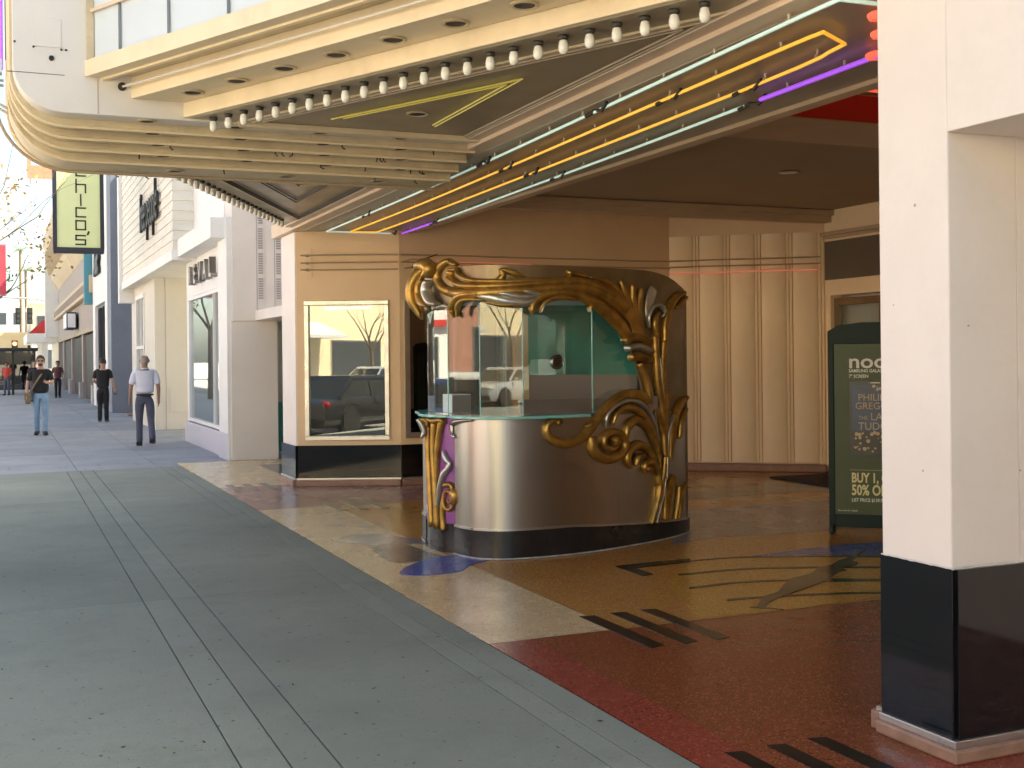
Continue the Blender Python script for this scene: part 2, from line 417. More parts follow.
def arc(pts, w0, w1, m):
    P = crom([Vector((p[0], p[1], 0)) for p in pts], 8); n = len(P); a = []; b = []
    for i, p in enumerate(P):
        w = w0 + (w1-w0)*i/(n-1); a.append((p.x, p.y - w)); b.append((p.x, p.y + w))
    inlay(fpx(a + b[::-1], o_, k_), m, .004, 'black_line')
arc([(50,509),(300,490),(700,485),(1150,489)], 2, 3.5, M['tz_black'])
arc([(-10,577),(50,573),(300,550),(600,541),(1150,541)], 3.5, 4, M['tz_black'])
arc([(45,645),(300,616),(560,604),(720,602)], 4.5, 3, M['tz_black'])
arc([(720,604),(800,605),(1150,604)], 10, 5, M['tz_black'])
arc([(235,705),(420,690),(800,672),(1150,667)], 4.5, 4, M['tz_black'])
inlay(fpx([(350,742),(385,735),(420,687),(490,665),(520,627),(560,596),(610,584),(660,570),(700,540),(760,528),(800,505),(860,488),(932,450),
           (885,490),(858,508),(895,518),(885,531),(850,535),(812,546),(835,556),(800,563),(770,580),(745,602),(700,621),(650,640),(560,672),
           (515,686),(450,716),(425,741),(522,754),(400,747)], o_, k_), M['tz_olive'], .0055, 'diver_figure')
o_, k_ = (400,380), .29297
inlay(fpx([(735,637),(850,624),(990,611),(990,622),(800,643),(862,664),(830,670)], o_, k_), M['tz_black'], .005, 'black_bar')
inlay(fpx(soft([(0,664),(20,640),(100,612),(200,598),(300,612),(240,632),(200,655),(80,668)]), o_, k_), M['tz_blue'], .004)
o_, k_ = (200,460), .234375
inlay(fpx(soft([(560,341),(640,326),(760,317),(860,330),(940,340),(960,356),(800,362),(640,358)]), o_, k_), M['tz_lilac'], .003)
inlay(fpx(soft([(710,366),(760,362),(860,358),(960,390),(1030,412),(960,432),(900,436),(860,440),(830,438),(800,432),(790,422),(765,415),(758,400),(738,390),(735,380)]), o_, k_), M['tz_grey'], .0035)

# ================================================================== THEATRE BUILDING
TB = thing('theatre_building', 'cream theatre with open lobby, fluted walls and black tiled plinths', 'building', (7, 9.8, 0))
def hole_wall(P, Q, z0, z1, t, holes):
    P, Q = Vector((P[0],P[1])), Vector((Q[0],Q[1])); L_ = (Q-P).length; d = (Q-P)/L_
    b = MB()
    ss = sorted({0, L_} | {h[0] for h in holes} | {h[1] for h in holes})
    for a, c in zip(ss, ss[1:]):
        cuts = [(h[2], h[3]) for h in holes if h[0] <= a+1e-6 and h[1] >= c-1e-6]
        zz = z0
        for (za, zb) in sorted(cuts):
            if za > zz+1e-6: b.wall(P+d*a, P+d*c, zz, za, t)
            zz = zb
        if z1 > zz+1e-6: b.wall(P+d*a, P+d*c, zz, z1, t)
    return b
def window_in(parent, P, Q, s0, s1, z0, z1, glass, depth=.06, fw=.055, back=None, frame_mat='alu', proud=.03, mull=(), name='display_window'):
    P, Q = Vector((P[0],P[1])), Vector((Q[0],Q[1])); d = (Q-P).normalized(); n = Vector((-d.y, d.x))   # n points into the wall
    def bar(b, a, c, za, zb, o0, o1):
        A = P + d*a; C = P + d*c
        b.prism([tuple(A+n*o0), tuple(C+n*o0), tuple(C+n*o1), tuple(A+n*o1)], za, zb)
    f = MB()
    bar(f, s0, s1, z1-fw, z1, -proud, depth); bar(f, s0, s1, z0, z0+fw, -proud, depth)
    bar(f, s0, s0+fw, z0+fw, z1-fw, -proud+.002, depth); bar(f, s1-fw, s1, z0+fw, z1-fw, -proud+.002, depth)
    fo = f.build('window_frame', M[frame_mat], parent, bevel=.006)
    xs_ = [s0+fw] + list(mull) + [s1-fw]
    for a, c in zip(xs_, xs_[1:]):
        g = MB(); bar(g, a, c, z0+fw, z1-fw, depth*.5, depth*.5+.006); go = g.build('window_pane', glass, fo)
    for m_ in mull:
        g = MB(); bar(g, m_-.018, m_+.018, z0+fw, z1-fw, -proud*.5, depth); g.build('mullion', M[frame_mat], fo)
    if back and name == 'display_case':
        g = MB(); bar(g, s0+.25, s1-.25, z1-fw-.045, z1-fw-.02, .14, .165); g.build('case_lamp', M['case_lamp'], fo)
    if back:
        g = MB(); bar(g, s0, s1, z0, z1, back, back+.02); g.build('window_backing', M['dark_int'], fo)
    return fo
M['mirror_glass'] = glass_mat('dark_window_glass', (.55,.58,.58), .14, .9)
M['shop_glass'] = glass_mat('shop_glass', (.82,.88,.88), .10, .9)
M['booth_glass'] = glass_mat('booth_glass', (.94,.97,.96), .05, .9)

M['case_lamp'] = mat('case_lamp', (.9,.8,.6), .4, emit=(1,.80,.50), estr=1.2)
# far side walls (in view) and their mirror on the near side (behind the pillar)
def side_walls(sgn):
    my = (lambda y: y) if sgn > 0 else (lambda y: 2*YC - y)
    A, B, C, D = (3.59, my(15.48)), (4.84, my(14.93)), (9.0, my(14.97)), (10.74, my(13.62))
    seg = lambda p, q: (p, q) if sgn > 0 else (q, p)
    def W(p, q, holes=(), z1=3.9, m='tan_wall', z0=0.0, nm='lobby_wall'):
        p_, q_ = seg(p, q); L_ = (Vector(q)-Vector(p)).length
        hs = list(holes) if sgn > 0 else [(L_-h[1], L_-h[0], h[2], h[3]) for h in holes]
        return hole_wall(p_, q_, z0, z1, .2, hs).build(nm, M[m], TB), p_, q_, hs
    w, p_, q_, hs = W(A, B, [(.1, 1.22, .60, 2.45)], z1=3.37)
    for h in hs: window_in(w, p_, q_, h[0], h[1], h[2], h[3], M['mirror_glass'], back=.5 if sgn > 0 else .2, fw=.06, name='display_case')
    w2, p_, q_, hs = W(B, C, [(.06, 1.6, .62, 2.44)])
    for h in hs: window_in(w2, p_, q_, h[0], h[1], h[2], h[3], M['mirror_glass'], back=.5 if sgn > 0 else .2, fw=.07)
    # end strip facing the street
    y0, y1 = sorted((my(15.50), my(16.3)))
    if sgn > 0: MB().box(3.572, 3.78, y0, y1, .53, 3.37).build('corner_pier', M['stucco_pink'], TB, bevel=.006)
    # plinths: stone foot, metal strip, black glass panels
    def plinth(p, q, top, n=2, ext0=0, ext1=0):
        p_, q_ = seg(p, q); p_, q_ = Vector(p_), Vector(q_); d = (q_-p_).normalized(); nn = Vector((d.y, -d.x)); L_ = (q_-p_).length
        b = MB(); b.wall(p_+nn*.075-d*ext0, q_+nn*.075+d*ext1, 0, .085, .09); st = b.build('plinth_foot', M['plinth_stone'], TB, bevel=.01)
        b = MB(); b.wall(p_+nn*.045-d*ext0, q_+nn*.045+d*ext1, .085, .105, .06); b.build('metal_strip', M['alu'], st)
        for i in range(n):
            a0, a1 = L_*i/n - (ext0 if i == 0 else 0), L_*(i+1)/n + (ext1 if i == n-1 else 0)
            b = MB(); b.wall(p_+nn*.022+d*(a0+.001), p_+nn*.022+d*(a1-.001), .105, top, .03); b.build('black_panel', M['black_tile'], st, bevel=.002)
    plinth(A, B, .535, 1, .01, 0)
    plinth(B, C, .535, 3)
    # end of the wall turned to the street
    y0, y1 = sorted((my(15.46), my(16.3)))
    if sgn > 0:
     st = MB().box(3.51, 3.76, y0, y1, 0, .085).build('plinth_foot', M['plinth_stone'], TB, bevel=.008)
     MB().box(3.535, 3.76, y0, y1, .085, .105).build('metal_strip', M['alu'], st)
     MB().box(3.548, 3.76, y0, y1, .105, .533).build('black_panel', M['black_tile'], st)
    # fluted wall: pilaster strips between shallow rounded flutes
    Cv, Dv = Vector(C), Vector(D); d = (Dv-Cv).normalized(); L_ = (Dv-Cv).length
    nn = Vector((d.y, -d.x)) if sgn > 0 else Vector((-d.y, d.x))     # towards the lobby
    b = MB(); b.prism([tuple(Cv), tuple(Dv), tuple(Dv-nn*.2), tuple(Cv-nn*.2)], 0, 3.9); fw_ = b.build('lobby_wall', M['tan_wall'], TB)
    nfl = 5; pitch = L_/nfl
    for i in range(nfl):
        s0 = i*pitch
        prof = [(0,.012)] + [(t/8*(pitch-.105), .014+.034*math.sin(math.pi*t/8)**.6) for t in range(9)] + [(pitch-.105,.012)]
        b = MB(); b.prism([tuple(Cv+d*(s0+a)+nn*o) for a, o in prof], .13, 3.41); b.build('flute', M['flute'], fw_, smooth=True)
        for q, h_ in ((.095, .024), (.048, .024)):
            b = MB(); e = s0+pitch-q
            b.prism([tuple(Cv+d*e+nn*.005), tuple(Cv+d*(e+.008)+nn*h_), tuple(Cv+d*(e+.034)+nn*h_), tuple(Cv+d*(e+.042)+nn*.005)], .13, 3.41)
            b.build('fillet', M['flute'], fw_)
    b = MB(); b.prism([tuple(Cv+nn*.13), tuple(Dv+nn*.13), tuple(Dv-nn*.01), tuple(Cv-nn*.01)], 0, .11)
    b.build('skirting', M['plinth_stone'], fw_, bevel=.02)
    return A, B, C, D
A, B, C, D = side_walls(1)
side_walls(-1)
# tubes along the far lobby walls
def wall_run(z, m, off, p0, p1, r=.011, nm='neon_tube', hold=True):
    b = MB(); d = Vector((p1[0]-p0[0], p1[1]-p0[1], 0)); n = Vector((d.y, -d.x, 0)).normalized()
    a = Vector((*p0, z))+n*off; c = Vector((*p1, z))+n*off
    k = max(2, int(d.length/.3)); pts = [a.lerp(c, i/k)+Vector((0,0,random.uniform(-.003,.003))) for i in range(k+1)]
    b.tube(pts, r, 6); o = b.build(nm, m, TB, smooth=True)
    if hold:
        for i in range(1, k, 3):
            MB().tube([pts[i]-n*off, pts[i]], .006, 5).build('tube_holder', M['wire'], o)
for i, z in enumerate((3.05, 2.95, 2.86)):
    wall_run(z, M['rail'], .05, (A[0]+.06, A[1]-.03), (B[0]-.01, B[1]))
    if i < 2: wall_run(z, M['rail'], .05, (B[0]+.01, B[1]), (C[0]-.02, C[1]))
for i, z in enumerate((3.05, 2.96)): wall_run(z, M['rail'], .125, (C[0]+.02, C[1]), (D[0]-.05, D[1]+.03))
wall_run(2.87, M['n_pink'], .125, (C[0]+.02, C[1]), (D[0]-.05, D[1]+.03), .012)
wall_run(2.96, M['n_pink'], .075, (B[0]+.5, B[1]), (B[0]+1.9, B[1]), .008, hold=False)
# junction plate with its three bushings on the far wall
pd = (Vector(B)-Vector(A)).normalized(); pn = Vector((pd.y, -pd.x))
b = MB(); p = Vector(A)+pd*.10; q = Vector(A)+pd*.21
b.prism([tuple(p), tuple(q), tuple(q+pn*.008), tuple(p+pn*.008)], 2.76, 3.14); jp = b.build('cable_plate', M['tan_wall'], TB)
for z in (3.05, 2.95, 2.86):
    c = Vector(A)+pd*.15+pn*.02
    MB().obox((c.x, c.y, z), (pd.x,pd.y,0), (pn.x,pn.y,0), (0,0,1), .02, .02, .014).build('bushing', M['wire'], jp)
MB().tube([(5.02,14.87,2.9),(5.15,14.86,2.99),(5.35,14.86,3.06)], .008, 5).build('loose_cable', M['wire'], TB)
MB().tube([(4.86,14.88,2.95),(5.0,14.85,2.99),(5.16,14.86,2.97),(5.1,14.86,2.9),(4.9,14.88,2.87)], .01, 5).build('loose_cable', M['rail'], TB)

# door wall at the back of the lobby
dy0, dy1 = 2*YC-13.62, 13.62
holes = [(dy1-.12-4.9*0-1.02-1.12*i, dy1-.12-1.12*i, 0, 2.5) for i in range(6)]
holes = [(dy1-b_-dy0+dy0, dy1-a_, z0, z1) for a_, b_, z0, z1 in [(dy1-h[1], dy1-h[0], h[2], h[3]) for h in holes]] if False else holes
b = MB(); b.box(10.74, 10.94, dy1-.12, dy1+.3, 0, 3.9); b.box(10.74, 10.94, dy0-.3, dy1-.12-1.12*6+.1, 0, 3.9); b.box(10.74, 10.94, dy0-.3+.0, dy1-.12, 2.5, 3.9)
dw = b.build('door_wall', M['flute'], TB)
for i in range(6):
    y1 = dy1-.12-1.12*i; y0 = y1-1.02
    if i: MB().box(10.76, 10.92, y1, y1+.10, 0, 2.5).build('door_post', M['ceil2'], dw)
    f = MB(); f.box(10.80, 10.87, y0, y0+.09, .01, 2.46); f.box(10.80, 10.87, y1-.09, y1, .01, 2.46)
    f.box(10.80, 10.87, y0+.09, y1-.09, .01, .22); f.box(10.80, 10.87, y0+.09, y1-.09, 2.36, 2.46); f.box(10.80, 10.87, y0+.09, y1-.09, 1.05, 1.12)
    do = f.build('lobby_door', M['bronze'], TB, bevel=.004)
    MB().box(10.83, 10.838, y0+.09, y1-.09, .22, 1.05).build('door_pane', M['shop_glass'], do)
    MB().box(10.83, 10.838, y0+.09, y1-.09, 1.12, 2.36).build('door_pane', M['shop_glass'], do)
    MB().tube([(10.79, y1-.14, .95), (10.74, y1-.14, .97), (10.74, y1-.14, 1.25), (10.79, y1-.14, 1.27)], .012, 8).build('door_handle', M['alu'], do)
MB().box(10.70, 10.738, dy1-1.75, dy1-.05, 2.72, 3.26).build('sign_board', M['dark_panel'], TB, bevel=.004)
b = MB(); b.box(10.66, 10.738, dy0, dy1, 3.34, 3.39); b.box(10.70, 10.738, dy0, dy1, 3.30, 3.34); b.build('door_wall_moulding', M['ceil2'], TB, bevel=.006)
# shop interior behind the doors
b = MB(); b.box(15.9, 16, 3, 17, -.2, 3.9); b.box(10.95, 16, 2.9, 3, -.2, 3.9); b.box(10.95, 16, 16.9, 17, -.2, 3.9); b.box(10.94, 16, 3, 17, 3.7, 3.9)
b.build('shop_interior', M['tan_wall'], TB)
MB().box(11.2, 16, 2.9, 17, -.3, -.003).build('shop_floor', M['mauve'], TB)
M['lit_tube'] = mat('lit_lamp', (.9,.8,.6), .4, emit=(1,.66,.28), estr=7.0)
for i, y in enumerate((12.7, 11.2, 9.4, 7.6)):
    MB().box(11.6, 13.9, y, y+.22, 3.25, 3.3).build('ceiling_lamp', M['lit_tube'], TB)
    b = MB()
    for k in range(6): b.seg((11.6+.38*k, y-.1, 2.9), (11.6+.38*(k+1), y-.1, 3.18 if k%2 else 2.9+.02), .02, .02)
    b.seg((11.6,y-.1,2.88),(13.9,y-.1,2.88),.025,.025); b.build('lamp_truss', M['wire'], TB)

# lobby ceiling: flat ceiling, far drop beam, near-side raised cove with its red glow painted on
MB().box(4.9, 10.9, 9.2, 13.46, 3.70, 3.95).build('lobby_ceiling', M['ceil'], TB)
MB().box(4.9, 10.9, 8.25, 9.2, 3.692, 3.95).build('cove_lip', M['ceil2'], TB)
MB().box(4.84, 10.9, 13.46, 13.68, 3.53, 3.95).build('drop_beam', M['ceil2'], TB, bevel=.01)
MB().box(4.84, 10.9, 13.40, 13.46, 3.62, 3.695).build('drop_beam_bead', M['ceil2'], TB, bevel=.012)
MB().box(4.84, 11.0, 13.68, 15.2, 3.9, 3.96).build('rear_ceiling', M['ceil2'], TB)
MB().box(4.84, 10.9, 4.9, 5.1, 3.53, 4.0).build('drop_beam', M['ceil2'], TB, bevel=.01)
MB().box(4.9, 10.9, 8.235, 8.25, 3.70, 3.93).build('red_glow_cove', M['red_glow_cove'], TB)
MB().box(4.84, 11.0, 4.3, 8.4, 3.952, 4.05).build('cove_top', M['ceil'], TB)
MB().tube([(5.2,8.05,3.93),(10.5,8.05,3.93)], .014, 6).build('cove_neon', M['n_red'], TB, smooth=True)
MB().lathe([(.09,0),(.11,-.012),(.10,-.018)], (8.0,10.75,3.70), 18).build('ceiling_disc', M['alu'], TB, smooth=True)

# wide header over the opening, with its neon
hd = MB().box(3.66, 5.0, 3.9, 15.6, 3.37, 3.9).build('header', M['header'], TB, bevel=.006)
MB().box(4.94, 5.06, 3.9, 15.2, 3.34, 3.42).build('header_edge', M['ceil2'], TB, bevel=.005)
def neon_run(pts, m, r=.0105, hold=.55, nm='neon_tube'):
    V = [Vector(p) for p in pts]
    o = MB().tube(crom(V, 4) if len(V) > 3 else V, r, 7).build(nm, m, TB, smooth=True)
    for a, c in zip(V, V[1:]):
        L_ = (c-a).length; n = int(L_/hold)
        for i in range(n):
            p = a.lerp(c, (i+.5)/n)
            MB().tube([(p.x+.012, p.y, 3.372), (p.x+.012, p.y, 3.345), (p.x, p.y, 3.33)], [.009,.006,.011], 6).build('tube_holder', M['holder'], o)
z = 3.325
neon_run([(3.86,14.92,z),(3.80,10.46,z),(3.61,5.25,z),(3.585,4.42,z)], M['n_cyan'])
neon_run([(3.86,14.92,z),(4.72,14.9,z)], M['n_cyan'])
neon_run([(3.585,4.42,z),(4.02,4.40,z)], M['n_cyan'])
neon_run([(4.16,14.85,z),(4.11,11.3,z),(3.89,5.67,z),(3.87,4.9,z)], M['n_orange'])
neon_run([(4.50,14.82,z),(4.46,12.29,z),(4.25,6.19,z),(4.13,5.05,z)], M['n_orange'])
neon_run([(4.16,14.85,z),(4.50,14.82,z)], M['n_orange']); neon_run([(3.87,4.9,z),(4.13,5.05,z)], M['n_orange'])
neon_run([(4.83,13.4,z),(4.74,11.27,z),(4.62,8.28,z),(4.53,6.55,z)], M['n_cyan'])
neon_run([(4.86,14.85,z),(4.84,13.6,z)], M['n_purple'], .014)
neon_run([(4.51,6.35,z),(4.46,5.2,z),(4.43,4.6,z)], M['n_purple'], .015)
for x, y in ((3.67,7.0),(3.75,9.2),(4.04,9.4),(4.37,9.6),(3.93,6.5),(4.25,6.1),(4.53,6.45),(4.84,13.5),(4.68,9.7),(3.84,13.0),(4.76,14.9)):
    MB().tube([(x-.02,y-.16,3.34),(x,y-.05,3.31),(x+.015,y+.06,3.335),(x-.01,y+.16,3.31)], .014, 6).build('tube_sleeve', M['wire'], TB)
for (x0, y0) in ((3.92,4.60),(4.16,4.86),(4.43,5.22)):
    P = [(x0,y0,z),(x0+.10,y0-.06,z),(x0+.35,y0-.30,z),(x0+.42,y0-.42,z),(x0+.36,y0-.45,z),(x0+.12,y0-.2,z),(x0,y0-.08,z)]
    MB().tube(crom([Vector(p) for p in P], 4, True), .02, 7).build('neon_loop', M['n_red'], TB, smooth=True)

# lamp and truss seen through the top of the far door
MB().box(11.9, 15.2, 15.9, 16.5, 2.52, 2.58).build('ceiling_lamp', M['lit_tube'], TB)
b = MB()
for k in range(9): b.seg((11.9+.36*k, 15.8, 2.30 if k % 2 else 2.46), (11.9+.36*(k+1), 15.8, 2.46 if k % 2 else 2.30), .02, .02)
b.seg((11.9,15.8,2.28),(15.2,15.8,2.28),.03,.03); b.seg((11.9,15.8,2.48),(15.2,15.8,2.48),.03,.03); b.build('lamp_truss', M['wire'], TB)
# near pillar and the wall that goes on towards the camera
pil = MB().box(XF, 3.95, 3.735, 4.15, .79, 6.5).build('pillar', M['stucco_pink'], TB, bevel=.008)
MB().box(3.95, 5.4, 3.735, 3.93, .79, 2.9).build('recess_wall', M['stucco_pink'], TB)
MB().box(4.303, 5.4, 3.727, 3.735, .79, 2.58).build('recess_panel', M['stucco_pink'], TB, bevel=.003)
MB().tube([(4.30,3.712,2.55),(4.305,3.714,2.47),(4.36,3.714,2.455),(4.42,3.716,2.47),(4.5,3.716,2.44)], [.004,.006,.007,.005,.002], 5).build('plaster_crack', M['wire'], TB)
st = MB().box(XF-.035, 5.4, 3.685, 4.17, 0, .06).build('plinth_foot', M['plinth_stone'], TB, bevel=.012)
MB().box(XF-.02, 5.4, 3.70, 4.16, .06, .092).build('metal_strip', M['alu'], st, bevel=.003)
MB().box(XF-.008, XF+.012, 3.728, 4.155, .092, .79).build('black_panel', M['black_tile'], st, bevel=.002)
for x0, x1 in ((XF+.0125, 4.35), (4.352, 5.4)):
    MB().box(x0, x1, 3.712, 3.76, .092, .788).build('black_panel', M['black_tile'], st, bevel=.002)
MB().box(3.60, 3.95, 4.14, 4.155, .092, .78).build('black_panel', M['black_tile'], st)
rnd = random.Random(9)
bead = [(XF-.004, 4.15-.43*i/24, .792+rnd.uniform(-.002,.002)) for i in range(25)]; MB().tube(bead, [rnd.uniform(.003,.006) for _ in bead], 5).build('caulk_bead', M['nose_white'], pil, smooth=True)
bead = [(XF+.03*i, 3.732, .79+rnd.uniform(-.002,.002)) for i in range(40)]; MB().tube(bead, [rnd.uniform(.003,.006) for _ in bead], 5).build('caulk_bead', M['nose_white'], pil, smooth=True)
for i in range(3):
    y, z_ = rnd.uniform(3.78,4.1), rnd.uniform(.9,2.9); MB().ball((XF, y, z_), .002, .006*rnd.uniform(.6,1.6), .007*rnd.uniform(.5,2), 8, 5).build('paint_chip', M['ceil2'], pil)
    x, z_ = rnd.uniform(3.62,4.25), rnd.uniform(.9,2.5); MB().ball((x, 3.735, z_), .006*rnd.uniform(.6,1.6), .002, .007*rnd.uniform(.5,2), 8, 5).build('paint_chip', M['ceil2'], pil)
MB().box(XF-.004, 5.5, -6.0, 3.731, 2.585, 6.5).build('upper_wall', M['stucco_pink'], TB, bevel=.004)
rw = hole_wall((5.4, 3.70), (5.4, -6.0), 0, 2.58, .2, [(.4, 3.0, .5, 2.3), (3.4, 6.0, .5, 2.3), (6.4, 9.2, .5, 2.3)])
rwo = rw.build('recessed_shopfront', M['stucco_pink'], TB)
for s0, s1 in ((.4,3.0),(3.4,6.0),(6.4,9.2)):
    window_in(rwo, (5.4,3.70), (5.4,-6.0), s0, s1, .5, 2.3, M['shop_glass'], back=.8)
MB().box(3.57, 5.4, -6.3, -6.0, 0, 6.5).build('end_wall', M['stucco_pink'], TB)
# upper storey and roof (they shade the street)
b = MB(); b.box(3.66, 30, -6.3, 16.3, 4.3, 6.8); b.box(11.0, 30, -6.3, 16.3, -.3, 4.3); b.box(5.6,11.0,-6.3,3.6,-.3,4.3); b.build('upper_storey', M['stucco_pink'], TB)
MB().box(3.60, 3.85, 4.16, 16.3, 3.9, 6.9).build('facade_wall', M['stucco_pink'], TB)
MB().box(3.75, 11, 15.5, 16.3, 0, 4.3).build('far_side_wall', M['stucco_pink'], TB)

# ================================================================== MARQUEE
MQ = thing('marquee', 'cream stepped theatre marquee with bulbs and neon above the pavement', 'marquee', (2, 9.8, 3.2))
# central ribbed nose: steps run over the street front and back under the canopy
def rib_profile(r, zb, x0, xr=3.565, zt=5.6, n=9):
    P = [(xr, zb)] ; P += [(x0+r - r*math.sin(a), zb + r - r*math.cos(a)) for a in [R(90)*i/n for i in range(n+1)]]
    P += [(x0, zt), (xr, zt)]; return P
steps = [(1.05, 3.415, .085, .32), (.86, 3.365, .075, .35), (.67, 3.315, .07, .39), (.48, 3.265, .065, .43), (.28, 3.215, .06, .47)]
for i, (hw, zb, x0, rr0) in enumerate(steps):
    m = M['nose_white'] if i == 0 else M['cream_dirty']
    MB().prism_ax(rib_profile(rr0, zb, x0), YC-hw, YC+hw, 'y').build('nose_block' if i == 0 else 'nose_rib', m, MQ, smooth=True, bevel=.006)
    if i:
        for s_ in (-1, 1):
            pts = [(x, YC+s_*(hw-.012), z_) for x, z_ in rib_profile(rr0+.007, zb-.007, x0-.007)[:-2]] + [(x0-.007, YC+s_*(hw-.012), 5.5)]
            MB().tube(pts, .011, 6).build('rib_bead', M['cream'], MQ, smooth=True)
MB().tube([(3.5, YC, 3.165)] + [(x, YC, z_) for x, z_ in rib_profile(.53, 3.165, -.03)[1:-2]] + [(-.03, YC, 3.72)], .013, 7).build('neon_tube', M['rail'], MQ, smooth=True)
MB().tube([(.018, YC-.25, 3.86), (.018, YC-.25, 5.4)], .012, 8).build('neon_tube', M['n_purple'], MQ, smooth=True)
MB().tube([(.05, YC-.40, 3.90), (.05, YC-.40, 5.4)], .008, 8).build('neon_tube', M['wire'], MQ, smooth=True)
for s_ in (-.62, -.45):
    MB().tube([(.03, YC+s_, 3.70), (-.05, YC+s_, 3.70), (-.05, YC+s_, 3.56), (.05, YC+s_, 3.50)], .012, 6).build('conduit', M['alu'], MQ)
MB().box(-.05, .02, YC-.6, YC-.5, 3.76, 3.86).build('cable_box', M['alu'], MQ)
# small wire stubs and downlights in the rib undersides
for i in range(26):
    k = random.randrange(1, 5); hw, zb, x0, _r = steps[k]; s_ = -1 if random.random() < .75 else 1
    x = random.uniform(.7, 3.4); y = YC + s_*(hw-.05); 
    MB().tube([(x,y,zb+.01),(x,y,zb-.03),(x+random.uniform(-.03,.03),y-.02,zb-.045)], .006, 5).build('wire_stub', M['wire'], MQ)
hole_me = None
def downlight(x, y, z, par, r=.055):
    o = MB().lathe([(r*1.35,.004),(r*1.45,-.006),(r*1.15,-.010),(r,-.004),(r,.0)], (x,y,z), 16).build('downlight', M['cream_dirty'], par, smooth=True)
    MB().lathe([(r*.98,.0),(r*.98,-.0045)], (x,y,z), 16).build('lamp_recess', M['hole'], o)
for k, (hw, zb, x0, _r) in enumerate(steps[:-1]):
    hw2 = steps[k+1][0]
    for s_ in (-1, 1):
        for x in (.98, 1.62, 2.26, 2.9): downlight(x+.06*k, YC+s_*(hw+hw2)/2, zb-.001, MQ, .05)
for x in (1.3, 2.2, 3.0): downlight(x, YC, 3.214, MQ, .05)
# small access plate, bolts and seam on the near side of the nose
ny = YC-1.05
MB().box(.22, .40, ny-.006, ny+.01, 3.86, 4.06).build('access_plate', M['nose_white'], MQ, bevel=.003)
for x, z_ in ((.22,3.855),(.40,3.85),(.43,3.85),(.10,3.88)): MB().ball((x,ny-.004,z_), .008).build('screw', M['wire'], MQ)
MB().lathe([(.018,-.01),(.018,.01)], (.335,ny-.002,3.785), 12, 'y').build('bolt_hole', M['hole'], MQ)
MB().box(.05, .42, ny-.002, ny+.01, 3.672, 3.676).build('seam', M['wire'], MQ)
MB().box(.635, .641, ny-.002, ny+.01, 3.42, 3.665).build('seam', M['rail'], MQ)
